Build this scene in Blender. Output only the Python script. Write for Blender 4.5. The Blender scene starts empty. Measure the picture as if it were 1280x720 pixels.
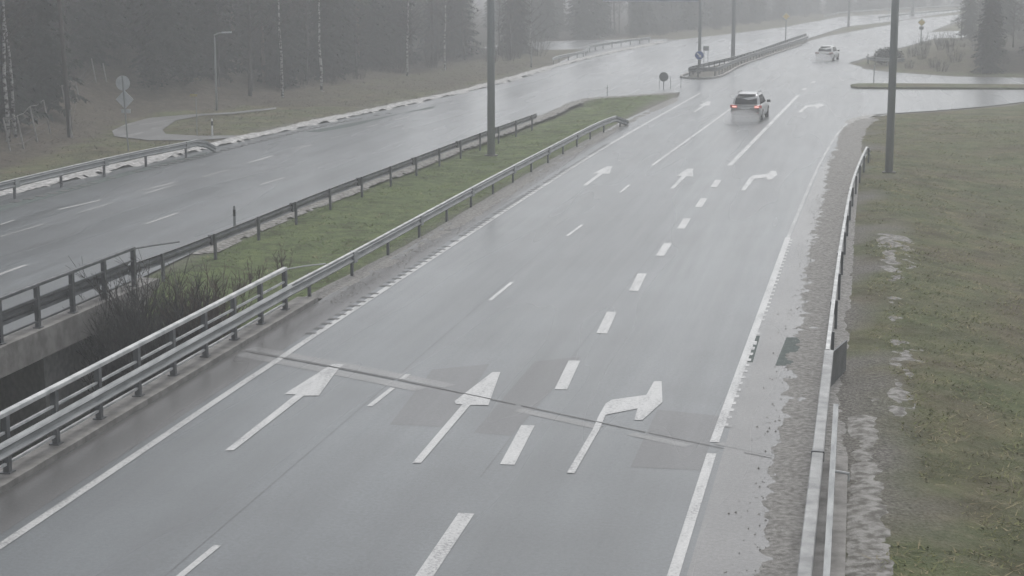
import bpy, bmesh, math, random
import numpy as np
from mathutils import Vector, Matrix
from mathutils.geometry import tessellate_polygon

random.seed(7); RNG = np.random.default_rng(7)
scene = bpy.context.scene
COL = scene.collection

# ------------------------------------------------------------------ camera geometry
H = 8.9; F = 2180.0; CX, CY = 640.0, 360.0
PIT = math.atan(395 / F); YAW = math.atan(435 / F * math.cos(PIT))
FH = np.array((-math.sin(YAW), math.cos(YAW), 0)); RT = np.array((math.cos(YAW), math.sin(YAW), 0)); UPW = np.array((0, 0, 1.0))
FW = FH * math.cos(PIT) - UPW * math.sin(PIT); UC = FH * math.sin(PIT) + UPW * math.cos(PIT)
def ray(px, py): return FW + RT * ((px - CX) / F) - UC * ((py - CY) / F)
def G(px, py, z=0.0):
    d = ray(px, py); t = (z - H) / d[2]; return (d[0] * t, d[1] * t)
def GL(pts, z=0.0): return [G(a, b, z) for a, b in pts]
def proj(x, y, z):
    v = np.array((x, y, z - H)); zc = v @ FW
    return (CX + F * (v @ RT) / zc, CY - F * (v @ UC) / zc)
def height_at(x, y, py):          # z of the point above (x,y) that is seen at row py
    lo, hi = -8.0, 40.0
    for _ in range(40):
        m = (lo + hi) / 2
        if proj(x, y, m)[1] > py: lo = m
        else: hi = m
    return lo

# ------------------------------------------------------------------ noise and polygon tools
def _h(i, j, s):
    n = (i.astype(np.int64) * 374761393 + j.astype(np.int64) * 668265263 + s * 1442695041) & 0x7fffffff
    n = ((n ^ (n >> 13)) * 1274126177) & 0x7fffffff
    return ((n ^ (n >> 16)) & 0xffff) / 65535.0
def vnoise(x, y, s=0):
    x = np.asarray(x, float); y = np.asarray(y, float)
    i = np.floor(x); j = np.floor(y); u = x - i; v = y - j
    u = u * u * (3 - 2 * u); v = v * v * (3 - 2 * v)
    return (_h(i, j, s) * (1 - u) * (1 - v) + _h(i + 1, j, s) * u * (1 - v) + _h(i, j + 1, s) * (1 - u) * v + _h(i + 1, j + 1, s) * u * v)
def fbm(x, y, s=0, o=4):
    a = 0; k = .5; t = 0
    for q in range(o):
        a = a + k * vnoise(x * 2 ** q, y * 2 ** q, s + q); t += k; k *= .5
    return a / t
def inpoly(x, y, P):
    r = np.zeros(np.shape(x), bool); n = len(P)
    for i in range(n):
        x1, y1 = P[i]; x2, y2 = P[(i + 1) % n]
        if y1 == y2: continue
        c = (y1 > y) != (y2 > y)
        r ^= c & (x < (x2 - x1) * (y - y1) / (y2 - y1) + x1)
    return r
def dpoly(x, y, P, closed=False):
    d = np.full(np.shape(x), 1e9); n = len(P)
    for i in range(n if closed else n - 1):
        x1, y1 = P[i]; x2, y2 = P[(i + 1) % n]
        L = (x2 - x1) ** 2 + (y2 - y1) ** 2 + 1e-9
        t = np.clip(((x - x1) * (x2 - x1) + (y - y1) * (y2 - y1)) / L, 0, 1)
        d = np.minimum(d, np.hypot(x - x1 - t * (x2 - x1), y - y1 - t * (y2 - y1)))
    return d
def sst(t):
    t = np.clip(t, 0, 1); return t * t * (3 - 2 * t)
def smooth(P, n=8):
    P = [np.array(p, float) for p in P]
    if len(P) < 3: return [tuple(p) for p in P]
    Q = [2 * P[0] - P[1]] + P + [2 * P[-1] - P[-2]]; out = []
    for i in range(1, len(Q) - 2):
        a, b, c, d = Q[i - 1:i + 3]
        for k in range(n):
            t = k / n
            out.append(tuple(.5 * (2 * b + (c - a) * t + (2 * a - 5 * b + 4 * c - d) * t * t + (3 * b - a - 3 * c + d) * t ** 3)))
    out.append(tuple(P[-1])); return out
def resample(P, step):
    P = np.array(P, float); seg = np.hypot(*(P[1:] - P[:-1])[:, :2].T); s = np.r_[0, np.cumsum(seg)]
    n = max(2, int(round(s[-1] / step)) + 1); t = np.linspace(0, s[-1], n)
    return [tuple(np.interp(v, s, P[:, k]) for k in range(P.shape[1])) for v in t]

# ------------------------------------------------------------------ plan of the place (ground points read off the photo, metres)
main_left = [(-14.3, 2), (-14.3, 26.6), (-14.3, 43)] + GL([(780, 150), (848, 121)])
nose_r = GL([(896, 97), (932, 80), (1000, 57), (1012, 51), (1035, 45), (1112, 31), (1131, 25), (1209, 17), (1260, 12)])
main_right = [(-.75, 2), (-.75, 30), (-.62, 54)] + GL([(1052, 250), (1060, 200), (1063, 165), (1080, 148), (1078, 84), (1060, 79), (1131, 58), (1162, 40), (1190, 29), (1216, 21), (1262, 13.5)])
MAIN = main_left + GL([(856, 98)]) + nose_r + main_right[::-1]
lnear = [(-20.4, 2), (-20.4, 36)] + GL([(92, 385), (166, 352), (240, 316), (295, 290), (370, 260), (480, 219), (560, 188), (640, 158), (680, 143), (729, 124), (790, 119.5), (853, 115)])
lisl = GL([(857, 98), (864, 92), (932, 74), (1000, 52), (1014, 47), (1055, 33.5), (1112, 27), (1210, 12.5)])
lfar = [(-36, 2), (-35, 50)] + GL([(0, 241), (300, 172), (417, 147), (600, 108), (700, 80), (760, 66), (834, 51), (900, 44), (980, 34), (1029, 25), (1050, 21), (1112, 17), (1207, 10.6)])
LEFT = lnear + lisl + lfar[::-1]
SIDE = GL([(1030, 100), (1040, 80), (1075, 85.5), (1112, 90), (1192, 95.5), (1280, 97), (1420, 99), (1420, 122), (1280, 127), (1235, 132.6), (1169, 138), (1091, 143), (1074, 151), (1058, 165), (1040, 165)])
SLIP = GL([(1100, 66), (1131, 58.4), (1169, 48), (1225, 46), (1330, 46), (1330, 38), (1216, 38), (1162, 40), (1120, 44)])
LSIDE = GL([(690, 83), (760, 65), (834, 51), (834, 48.5), (800, 49), (735, 50), (640, 53), (600, 60), (690, 62), (735, 61.5), (700, 77)])
PATH = [(-43, 70)] and GL([(140, 163), (157, 155), (187, 147), (233, 143), (290, 140), (345, 134), (345, 136), (290, 142), (253, 144), (220, 150), (203, 162), (207, 167), (247, 169.3), (300, 169), (300, 171), (247, 175), (187, 175), (143, 170)])
HILL = GL([(-60, 240), (0, 214), (70, 192), (125, 172), (150, 154), (185, 144), (235, 139.5), (290, 136.5), (345, 128), (350, 118), (420, 108), (533, 90), (600, 80)]) + [(-60, 175), (-140, 175), (-140, 40)]
RMOUND = GL([(1080, 83), (1112, 87), (1192, 92.5), (1280, 94), (1420, 96), (1420, 48), (1225, 49), (1169, 52), (1131, 62)])
ISLAND = GL([(857, 98)]) + nose_r[:4] + GL([(1014, 47), (1000, 52), (932, 74), (864, 92)])
SPLIT = GL([(1063, 108), (1072, 106.3), (1130, 106.3), (1280, 107.5), (1420, 108.5), (1420, 113), (1280, 112), (1130, 111.3), (1072, 111), (1064, 110)])
ROADS = (MAIN, LEFT, SIDE, SLIP, LSIDE, PATH)
def y_end(x): return 38.8 - .54 * (x + 14.26)        # skew line where both bridges begin

def terrain(x, y, fine=True):
    x = np.asarray(x, float); y = np.asarray(y, float)
    off = np.ones(x.shape, bool); dr = np.full(x.shape, 1e9)
    for P in ROADS:
        off &= ~inpoly(x, y, P); dr = np.minimum(dr, dpoly(x, y, P, True))
    w = np.where(off, np.clip((dr - .35) / 1.5, 0, 1), 0)
    z = np.full(x.shape, -.06)
    z = z + w * (.16 * fbm(x * .35, y * .35, 3) + .05)
    if fine: z = z + w * .07 * (fbm(x * 1.4, y * 1.4, 11) - .5)
    inh = inpoly(x, y, HILL); dh = dpoly(x, y, HILL, True)
    amp = 4.3 * (1 - .75 * sst((y - 112) / 45))
    z = z + np.where(inh, amp * sst(dh / 13.0) * (.85 + .3 * fbm(x * .12, y * .12, 5)), 0)
    inm = inpoly(x, y, RMOUND); z = z + np.where(inm, 1.6 * sst(dpoly(x, y, RMOUND, True) / 9.0), 0)
    ri = (x > .3) & (y < 108)                                        # bank falling away right of the rail
    z = z - np.where(ri, .85 * sst((x - .3) / 7) * sst((104 - y) / 35), 0)
    md = (x > -20.4) & (x < -14.3) & (y > 30) & (y < 120)            # shallow median swale
    z = z - np.where(md, .28 * np.sin(np.clip((x + 20.4) / 6.1, 0, 1) * math.pi), 0)
    s = y_end(x) + 5.4 - y                                           # the underpass cutting
    s2 = y - (y_end(x) - 22)
    cut = np.minimum(sst(s / 6.8), sst(s2 / 6.0))
    cut = np.where(x > .5, cut * (1 - sst((x - .5) / 2.0)) * .0, cut)
    cut = np.where((x > -.9) & (x <= .5), 0, cut)
    z = z - 4.7 * cut
    return z
def T1(x, y): return float(terrain(np.array([x]), np.array([y]))[0])
def hit(px, py):
    d = ray(px, py); t = np.linspace(20, 600, 6000); p = d[None, :] * t[:, None]
    z = H + p[:, 2]; below = z < terrain(p[:, 0], p[:, 1], False)
    k = int(np.argmax(below)) if below.any() else len(t) - 1
    return (p[k, 0], p[k, 1])

# ------------------------------------------------------------------ materials
def mat(name):
    m = bpy.data.materials.new(name); m.use_nodes = True
    nt = m.node_tree; return m, nt, nt.nodes['Principled BSDF']
def N(nt, typ, **kw):
    n = nt.nodes.new(typ)
    for k, v in kw.items():
        if k in n.inputs.keys() if isinstance(k, str) else False: n.inputs[k].default_value = v
        else: setattr(n, k, v)
    return n
def noise(nt, scale, detail=4, vec=None, rough=.55):
    n = nt.nodes.new('ShaderNodeTexNoise'); n.inputs['Scale'].default_value = scale
    n.inputs['Detail'].default_value = detail; n.inputs['Roughness'].default_value = rough
    if vec is not None: nt.links.new(vec, n.inputs['Vector'])
    return n.outputs['Fac']
def coords(nt, scale=(1, 1, 1)):
    t = nt.nodes.new('ShaderNodeNewGeometry'); mp = nt.nodes.new('ShaderNodeMapping')
    mp.inputs['Scale'].default_value = scale; nt.links.new(t.outputs['Position'], mp.inputs['Vector']); return mp.outputs['Vector']
def ocoords(nt, scale=(1, 1, 1)):
    t = nt.nodes.new('ShaderNodeTexCoord'); mp = nt.nodes.new('ShaderNodeMapping')
    mp.inputs['Scale'].default_value = scale; nt.links.new(t.outputs['Object'], mp.inputs['Vector']); return mp.outputs['Vector']
def ramp(nt, fac, stops):
    r = nt.nodes.new('ShaderNodeValToRGB'); e = r.color_ramp.elements
    while len(e) < len(stops): e.new(.5)
    for i, (p, c) in enumerate(stops):
        e[i].position = p; e[i].color = (c if isinstance(c, tuple) else (c, c, c)) + (1,)
    nt.links.new(fac, r.inputs['Fac']); return r.outputs['Color']
def mix(nt, fac, a, b, mode='MIX'):
    m = nt.nodes.new('ShaderNodeMix'); m.data_type = 'RGBA'; m.blend_type = mode
    for s, v in ((0, fac), (6, a), (7, b)):
        if isinstance(v, bpy.types.NodeSocket): nt.links.new(v, m.inputs[s])
        else: m.inputs[s].default_value = v if s == 0 else (tuple(v) + (1,))[:4]
    return m.outputs[2]
def bump(nt, b, fac, strength=.4, dist=.02):
    n = nt.nodes.new('ShaderNodeBump'); n.inputs['Strength'].default_value = strength; n.inputs['Distance'].default_value = dist
    nt.links.new(fac, n.inputs['Height']); nt.links.new(n.outputs['Normal'], b.inputs['Normal'])
def noisy(name, c1, c2, scale=3, rough=.8, metallic=0, bumps=0, obj=False, lo=.35, hi=.65, spec=None, detail=4, stretch=(1, 1, 1)):
    m, nt, b = mat(name); v = ocoords(nt, stretch) if obj else coords(nt, stretch)
    f = noise(nt, scale, detail, v)
    nt.links.new(ramp(nt, f, [(lo, c1), (hi, c2)]), b.inputs['Base Color'])
    b.inputs['Roughness'].default_value = rough; b.inputs['Metallic'].default_value = metallic
    if spec is not None: b.inputs['Specular IOR Level'].default_value = spec
    if bumps: bump(nt, b, noise(nt, scale * 6, 3, v), bumps, .03)
    return m

def asphalt_mat(name, base, rough_lo, rough_hi, grain=.25, coat=.48):
    m, nt, b = mat(name)
    big = noise(nt, .22, 4, coords(nt, (1, .12, 1)))          # long streaks along the lanes
    mid = noise(nt, 1.6, 5, coords(nt, (1.6, .07, 1)))
    fine = noise(nt, 55, 3, coords(nt))
    patch = noise(nt, .35, 3, coords(nt))
    c = ramp(nt, mid, [(.3, tuple(x * .78 for x in base)), (.7, tuple(x * 1.25 for x in base))])
    c = mix(nt, .55, c, ramp(nt, patch, [(.35, tuple(x * .75 for x in base)), (.65, tuple(x * 1.25 for x in base))]))
    c = mix(nt, grain, c, ramp(nt, fine, [(.38, .3), (.62, 1.0)]), 'MULTIPLY')
    speck = noise(nt, 13, 5, coords(nt), .8)
    c = mix(nt, .55, c, ramp(nt, speck, [(.36, .3), (.64, 1.5)]), 'MULTIPLY')
    blot = noise(nt, .13, 4, coords(nt, (1, .6, 1)), .6)
    c = mix(nt, .5, c, ramp(nt, blot, [(.36, .72), (.62, 1.2)]), 'MULTIPLY')
    wv = nt.nodes.new('ShaderNodeTexWave'); wv.wave_type = 'BANDS'; wv.bands_direction = 'X'; wv.inputs['Scale'].default_value = .18
    wv.inputs['Distortion'].default_value = 1.2; wv.inputs['Detail'].default_value = 3; wv.inputs['Detail Scale'].default_value = .6
    nt.links.new(coords(nt, (1, .06, 1)), wv.inputs['Vector'])
    c = mix(nt, .5, c, ramp(nt, wv.outputs['Fac'], [(.1, .80), (.8, 1.12)]), 'MULTIPLY')
    nt.links.new(c, b.inputs['Base Color'])
    r = nt.nodes.new('ShaderNodeMapRange'); r.inputs['From Min'].default_value = .32; r.inputs['From Max'].default_value = .68
    r.inputs['To Min'].default_value = rough_lo; r.inputs['To Max'].default_value = rough_hi
    a = nt.nodes.new('ShaderNodeMath'); a.operation = 'MULTIPLY_ADD'; a.inputs[1].default_value = .5
    nt.links.new(big, a.inputs[0]); m2 = nt.nodes.new('ShaderNodeMath'); m2.operation = 'MULTIPLY'; m2.inputs[1].default_value = .5
    nt.links.new(mid, m2.inputs[0]); nt.links.new(m2.outputs[0], a.inputs[2]); nt.links.new(a.outputs[0], r.inputs['Value'])
    nt.links.new(r.outputs['Result'], b.inputs['Roughness'])
    b.inputs['Coat Weight'].default_value = coat; b.inputs['Coat IOR'].default_value = 1.42
    cr = nt.nodes.new('ShaderNodeMapRange'); cr.inputs['From Min'].default_value = .35; cr.inputs['From Max'].default_value = .65; cr.inputs['To Min'].default_value = .20; cr.inputs['To Max'].default_value = .34
    nt.links.new(noise(nt, .3, 2, coords(nt, (1, .10, 1))), cr.inputs['Value']); nt.links.new(cr.outputs['Result'], b.inputs['Coat Roughness'])
    bump(nt, b, fine, .12, .01)
    return m
M = {}
M['asphalt'] = asphalt_mat('wet asphalt', (.070, .080, .086), .32, .52)
M['asphalt_left'] = asphalt_mat('wet asphalt of the left carriageway', (.096, .106, .113), .30, .48)
M['asphalt_patch'] = asphalt_mat('worn dark asphalt', (.066, .067, .070), .38, .58, coat=.43)
M['asphalt_green'] = noisy('fresh asphalt infill', (.075, .092, .088), (.12, .138, .132), 7, .9, spec=.12, bumps=.2)
M['asphalt_shoulder'] = asphalt_mat('dirty shoulder asphalt', (.135, .132, .13), .42, .6, coat=.6)
M['asphalt_edge'] = asphalt_mat('damp dark edge asphalt', (.068, .066, .066), .42, .6, coat=.45)
M['path'] = asphalt_mat('path asphalt', (.16, .16, .16), .5, .7, coat=.3)
def paint_mat(name, keep):
    m, nt, b = mat(name)
    f = noise(nt, 16, 6, coords(nt), .75); g = noise(nt, 1.6, 4, coords(nt, (1.5, .3, 1)))
    a = nt.nodes.new('ShaderNodeMath'); a.operation = 'MULTIPLY_ADD'; a.inputs[1].default_value = .6
    nt.links.new(f, a.inputs[0]); q = nt.nodes.new('ShaderNodeMath'); q.operation = 'MULTIPLY'; q.inputs[1].default_value = .4
    nt.links.new(g, q.inputs[0]); nt.links.new(q.outputs[0], a.inputs[2])
    c = ramp(nt, a.outputs[0], [(keep - .06, (.16, .16, .16)), (keep + .015, (.36, .36, .355)), (keep + .2, (.50, .50, .49))])
    nt.links.new(c, b.inputs['Base Color']); b.inputs['Roughness'].default_value = .45; b.inputs['Coat Weight'].default_value = .6; b.inputs['Coat IOR'].default_value = 1.42; b.inputs['Coat Roughness'].default_value = .26; return m
M['paint'] = paint_mat('white road paint', .465)
M['paint_worn'] = paint_mat('worn road paint', .475)
M['paint_faint'] = paint_mat('nearly gone road paint', .55)
M['tick'] = noisy('rumble groove', (.05, .05, .05), (.10, .10, .10), 6, .7)
M['seam'] = noisy('tarred joint', (.05, .05, .05), (.12, .12, .12), 3, .6)
M['rumble_paint'] = noisy('raised rumble paint', (.2, .2, .2), (.45, .45, .44), 6, .7)
M['concrete'] = noisy('weathered concrete', (.14, .134, .126), (.25, .24, .228), 2.5, .85, bumps=.3)
M['concrete_dark'] = noisy('damp concrete', (.10, .095, .088), (.18, .172, .16), 1.5, .85, bumps=.3)
M['joint'] = asphalt_mat('joint mortar', (.13, .13, .129), .4, .6, coat=.55)
M['steel'] = noisy('galvanised steel', (.19, .20, .204), (.31, .32, .322), 2.6, .58, .2, stretch=(3, .5, 3))
M['steel_light'] = noisy('bright galvanised steel', (.34, .35, .352), (.56, .565, .56), 2.6, .62, .1)
M['steel_wet'] = noisy('dull wet steel', (.20, .205, .207), (.36, .365, .365), 2.2, .65, .05, detail=7)
M['steel_dark'] = noisy('dark galvanised steel', (.075, .08, .085), (.14, .145, .15), 2.5, .55, .35)
M['mast'] = noisy('grey lamp mast steel', (.21, .225, .23), (.28, .295, .30), 1.2, .75, .0, stretch=(3, 3, .4))
M['wood_pole'] = noisy('old timber pole', (.022, .018, .015), (.05, .04, .034), 4, .9, stretch=(4, 4, .3))
M['wood_grey'] = noisy('grey fence timber', (.18, .175, .165), (.30, .29, .275), 4, .9)
M['sign_back'] = noisy('bare aluminium sign back', (.40, .42, .44), (.48, .50, .52), 2, .6, .0, obj=True)
M['sign_dark'] = noisy('dark grey sign back', (.13, .14, .142), (.18, .19, .195), 2, .5, .2, obj=True)
M['blue'] = noisy('blue sign face', (.02, .085, .32), (.03, .11, .38), 3, .4, obj=True)
M['white'] = noisy('white sign face', (.7, .7, .69), (.8, .8, .79), 3, .5, obj=True)
M['yellow'] = noisy('yellow sign face', (.70, .52, .10), (.80, .60, .12), 3, .5, obj=True)
M['yellow_dull'] = noisy('dull yellow plate', (.30, .25, .10), (.38, .32, .12), 3, .6, obj=True)
M['black'] = noisy('black plastic', (.01, .01, .01), (.03, .03, .03), 3, .6, obj=True)
M['panel'] = noisy('pale blue sign back', (.26, .30, .35), (.32, .36, .41), .6, .45, .2, obj=True)
M['sand'] = noisy('wet road grit', (.13, .124, .115), (.29, .282, .268), 9, .85, bumps=.9, detail=8)
M['snow'] = noisy('dirty old snow and grit', (.19, .186, .18), (.50, .495, .485), 5, .85, bumps=.8, detail=8)
M['slush'] = noisy('grey slush and grit', (.10, .094, .082), (.26, .253, .24), 5, .85, bumps=.8, detail=10, lo=.40, hi=.60)
M['kerb'] = noisy('granite kerb', (.27, .265, .255), (.40, .39, .375), 6, .8, bumps=.3)

def ground_mat():
    m, nt, b = mat('grass verge and forest floor')
    at = nt.nodes.new('ShaderNodeVertexColor'); at.layer_name = 'cover'
    sp = nt.nodes.new('ShaderNodeSeparateColor'); nt.links.new(at.outputs['Color'], sp.inputs['Color'])
    n1 = noise(nt, .3, 5, coords(nt)); n2 = noise(nt, 2.2, 6, coords(nt), .65); n3 = noise(nt, 14, 4, coords(nt), .7)
    g = ramp(nt, n1, [(.36, (.120, .104, .060)), (.5, (.108, .116, .054)), (.64, (.092, .116, .046))])
    br = ramp(nt, n2, [(.36, (.078, .068, .052)), (.52, (.13, .118, .085)), (.66, (.165, .15, .11))])
    c = mix(nt, ramp(nt, n2, [(.40, .06), (.68, .6)]), g, br)
    hl = ramp(nt, n2, [(.35, (.060, .049, .040)), (.65, (.112, .094, .074))])         # dead bracken slope
    c = mix(nt, at.outputs['Alpha'], c, ramp(nt, n2, [(.36, (.085, .100, .042)), (.52, (.105, .140, .056)), (.66, (.13, .16, .07))]))
    n4 = noise(nt, .55, 5, coords(nt), .7)
    c = mix(nt, .8, c, ramp(nt, n4, [(.34, (.50, .46, .42)), (.5, (.95, .95, .95)), (.66, (1.25, 1.22, 1.1))]), 'MULTIPLY')
    c = mix(nt, sp.outputs['Blue'], c, hl)
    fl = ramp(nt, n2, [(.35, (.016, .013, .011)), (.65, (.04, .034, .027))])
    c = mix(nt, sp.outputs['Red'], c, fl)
    gv = ramp(nt, n3, [(.35, (.085, .08, .072)), (.65, (.22, .21, .19))])
    c = mix(nt, sp.outputs['Green'], c, gv)
    c = mix(nt, .4, c, ramp(nt, n3, [(.32, .45), (.66, 1.25)]), 'MULTIPLY')
    nt.links.new(c, b.inputs['Base Color']); b.inputs['Roughness'].default_value = .95; b.inputs['Specular IOR Level'].default_value = .2
    bump(nt, b, n3, .9, .08); return m
M['ground'] = ground_mat()
M['grass'] = noisy('winter grass blades', (.12, .135, .055), (.20, .20, .09), .9, .9, spec=.2, lo=.38, hi=.62)
M['grass_dry'] = noisy('dry grass blades', (.17, .145, .085), (.32, .28, .17), 1.1, .9, spec=.2)
M['grass_green'] = noisy('green winter grass blades', (.12, .165, .06), (.20, .25, .10), .9, .9, spec=.2)
M['grass_dead'] = noisy('dead bracken blades', (.085, .075, .06), (.16, .142, .112), 1.1, .9, spec=.2)
M['needles'] = noisy('spruce needles', (.006, .011, .008), (.019, .028, .020), 1.6, .85, spec=.25)
M['needles2'] = noisy('pine needles', (.022, .034, .022), (.06, .075, .045), 1.6, .85, spec=.25)
M['bark'] = noisy('spruce bark', (.035, .029, .025), (.085, .07, .06), 3, .9, stretch=(3, 3, .5))
M['bark_pine'] = noisy('pine bark', (.06, .042, .032), (.13, .09, .065), 3, .9, stretch=(3, 3, .5))
M['bark_grey'] = noisy('grey deciduous bark', (.035, .034, .031), (.075, .072, .066), 3, .9, stretch=(3, 3, .6))
def birch_mat():
    m, nt, b = mat('birch bark')
    f = noise(nt, 3.2, 4, coords(nt, (1.2, 1.2, 2.2))); nt.links.new(ramp(nt, f, [(.43, (.05, .045, .04)), (.52, (.27, .265, .26)), (.7, (.44, .435, .425))]), b.inputs['Base Color'])
    b.inputs['Roughness'].default_value = .8; return m
M['birch'] = birch_mat()
M['twig'] = noisy('bare twigs', (.028, .024, .021), (.062, .054, .048), 3, .9)
M['twig_dark'] = noisy('dark bare twigs', (.03, .028, .026), (.085, .08, .072), 3, .9)
M['twig_red'] = noisy('willow twigs', (.06, .042, .034), (.13, .095, .075), 3, .9)
M['car_silver'] = noisy('silver car paint', (.42, .425, .43), (.47, .475, .48), 1, .3, .4, obj=True)
M['car_white'] = noisy('pearl car paint', (.58, .585, .59), (.64, .645, .65), 1, .3, .1, obj=True)
M['glass'] = noisy('dark car glass', (.012, .014, .016), (.03, .034, .036), 1, .08, 0, obj=True)
M['tyre'] = noisy('tyre rubber', (.012, .012, .012), (.03, .03, .03), 6, .85, obj=True)
M['rim'] = noisy('alloy rim', (.3, .3, .31), (.42, .42, .43), 6, .35, .7, obj=True)
M['plate'] = noisy('pale number plate', (.55, .56, .56), (.62, .62, .62), 3, .5, obj=True)
def lamp_mat(name, col, e):
    m, nt, b = mat(name); b.inputs['Base Color'].default_value = col + (1,); b.inputs['Roughness'].default_value = .25
    f = noise(nt, 8, 2, ocoords(nt)); nt.links.new(ramp(nt, f, [(.4, tuple(x * .7 for x in col)), (.6, col)]), b.inputs['Emission Color'])
    b.inputs['Emission Strength'].default_value = e; return m
M['tail'] = lamp_mat('lit red tail lamp', (.45, .06, .05), .12)
M['tail_off'] = noisy('dark red lamp glass', (.16, .02, .02), (.22, .035, .03), 4, .3, obj=True)
M['tail_hot'] = lamp_mat('lit tail lamp bulb', (1.0, .55, .47), .6)

# ------------------------------------------------------------------ mesh builder and object helpers
class MB:
    def __init__(s): s.v = []; s.f = []
    def add(s, vs, fs):
        o = len(s.v); s.v += [tuple(map(float, p)) for p in vs]; s.f += [tuple(i + o for i in f) for f in fs]; return s
    def box(s, c, d, rz=0.0):
        x, y, z = (q / 2 for q in d); cs, sn = math.cos(rz), math.sin(rz); vs = []
        for a in (-1, 1):
            for b in (-1, 1):
                for e in (-1, 1):
                    X, Y = a * x, b * y; vs.append((c[0] + X * cs - Y * sn, c[1] + X * sn + Y * cs, c[2] + e * z))
        return s.add(vs, [(0, 1, 3, 2), (4, 6, 7, 5), (0, 4, 5, 1), (2, 3, 7, 6), (0, 2, 6, 4), (1, 5, 7, 3)])
    def tube(s, P, R, n=8, cap=True):
        P = [Vector(p) for p in P]; R = R if isinstance(R, (list, tuple)) else [R] * len(P); vs = []; fs = []
        for i, p in enumerate(P):
            d = (P[min(i + 1, len(P) - 1)] - P[max(i - 1, 0)]).normalized()
            a = d.cross(Vector((0, 0, 1)) if abs(d.z) < .9 else Vector((1, 0, 0))).normalized(); b = d.cross(a)
            for k in range(n):
                t = 2 * math.pi * k / n; vs.append(p + a * (R[i] * math.cos(t)) + b * (R[i] * math.sin(t)))
        for i in range(len(P) - 1):
            for k in range(n):
                q = (k + 1) % n; fs.append((i * n + k, i * n + q, (i + 1) * n + q, (i + 1) * n + k))
        if cap: fs.append(tuple(range(n))[::-1]); fs.append(tuple((len(P) - 1) * n + k for k in range(n)))
        return s.add(vs, fs)
    def sweep(s, P, prof, closed=True):          # prof: (offset to the left of travel, height) swept along P
        P = [Vector(p) for p in P]; vs = []; fs = []; n = len(prof)
        for i, p in enumerate(P):
            d = P[min(i + 1, len(P) - 1)] - P[max(i - 1, 0)]; d.z = 0; d.normalize(); l = Vector((-d.y, d.x, 0))
            for o, h in prof: vs.append(p + l * o + Vector((0, 0, h)))
        for i in range(len(P) - 1):
            for k in range(n if closed else n - 1):
                q = (k + 1) % n; fs.append((i * n + k, i * n + q, (i + 1) * n + q, (i + 1) * n + k))
        if closed: fs.append(tuple(range(n))[::-1]); fs.append(tuple((len(P) - 1) * n + k for k in range(n)))
        return s.add(vs, fs)
    def poly(s, P, z):
        t = tessellate_polygon([[Vector((p[0], p[1], 0)) for p in P]])
        vs = [(p[0], p[1], z) for p in P]; out = []
        for a, b, c in t:
            A, B, C = P[a], P[b], P[c]
            out.append((a, b, c) if (B[0] - A[0]) * (C[1] - A[1]) - (B[1] - A[1]) * (C[0] - A[0]) > 0 else (a, c, b))
        return s.add(vs, out)
    def prism(s, P, thick, M4):                   # flat outline (x,z) given thickness in y, placed by matrix
        n = len(P); vs = [M4 @ Vector((p[0], -thick / 2, p[1])) for p in P] + [M4 @ Vector((p[0], thick / 2, p[1])) for p in P]
        fs = [tuple(range(n)), tuple(range(2 * n - 1, n - 1, -1))] + [(k, k + n, (k + 1) % n + n, (k + 1) % n) for k in range(n)]
        return s.add(vs, fs)
    def ribbon(s, P, w, z):
        P = [Vector((p[0], p[1], 0)) for p in P]; vs = []; fs = []
        for i, p in enumerate(P):
            d = (P[min(i + 1, len(P) - 1)] - P[max(i - 1, 0)]).normalized(); l = Vector((-d.y, d.x, 0)) * (w / 2)
            vs += [p + l + Vector((0, 0, z)), p - l + Vector((0, 0, z))]
        for i in range(len(P) - 1): fs.append((2 * i + 1, 2 * i + 3, 2 * i + 2, 2 * i))
        return s.add(vs, fs)
    def build(s, name, m, parent=None, smooth=False, local=False):
        me = bpy.data.meshes.new(name); vs = s.v
        if parent is not None and not local:
            o = parent_world(parent)
            vs = [(a - o[0], b - o[1], c - o[2]) for a, b, c in vs]
        me.from_pydata(vs, [], s.f); me.update()
        return link(name, me, m, parent, smooth)
def parent_world(p):
    o = Vector((0, 0, 0))
    while p is not None: o += p.location; p = p.parent
    return o
def link(name, me, m, parent=None, smooth=False):
    me.materials.append(m)
    if smooth:
        for p in me.polygons: p.use_smooth = True
    ob = bpy.data.objects.new(name, me); COL.objects.link(ob)
    if parent is not None: ob.parent = parent
    return ob
def npmesh(name, V, Fc, m, parent=None, smooth=False):
    me = bpy.data.meshes.new(name); k = Fc.shape[1]
    me.vertices.add(len(V)); me.vertices.foreach_set('co', np.ascontiguousarray(V, np.float32).ravel())
    me.loops.add(Fc.size); me.loops.foreach_set('vertex_index', np.ascontiguousarray(Fc, np.int32).ravel())
    me.polygons.add(len(Fc)); me.polygons.foreach_set('loop_start', np.arange(0, Fc.size, k, dtype=np.int32))
    me.update(calc_edges=True); me.validate(); return link(name, me, m, parent, smooth)
def tag(o, label=None, cat=None, group=None, kind=None):
    if label: o['label'] = label
    if cat: o['category'] = cat
    if group: o['group'] = group
    if kind: o['kind'] = kind
    return o
def thing(name, loc, label, cat, group=None):
    o = bpy.data.objects.new(name, None); COL.objects.link(o); o.location = loc; o.empty_display_size = .2
    return tag(o, label, cat, group)
def copy_tree(o, parent=None):
    c = o.copy(); COL.objects.link(c)
    if parent is not None: c.parent = parent
    for ch in list(o.children): copy_tree(ch, c)
    return c

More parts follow.
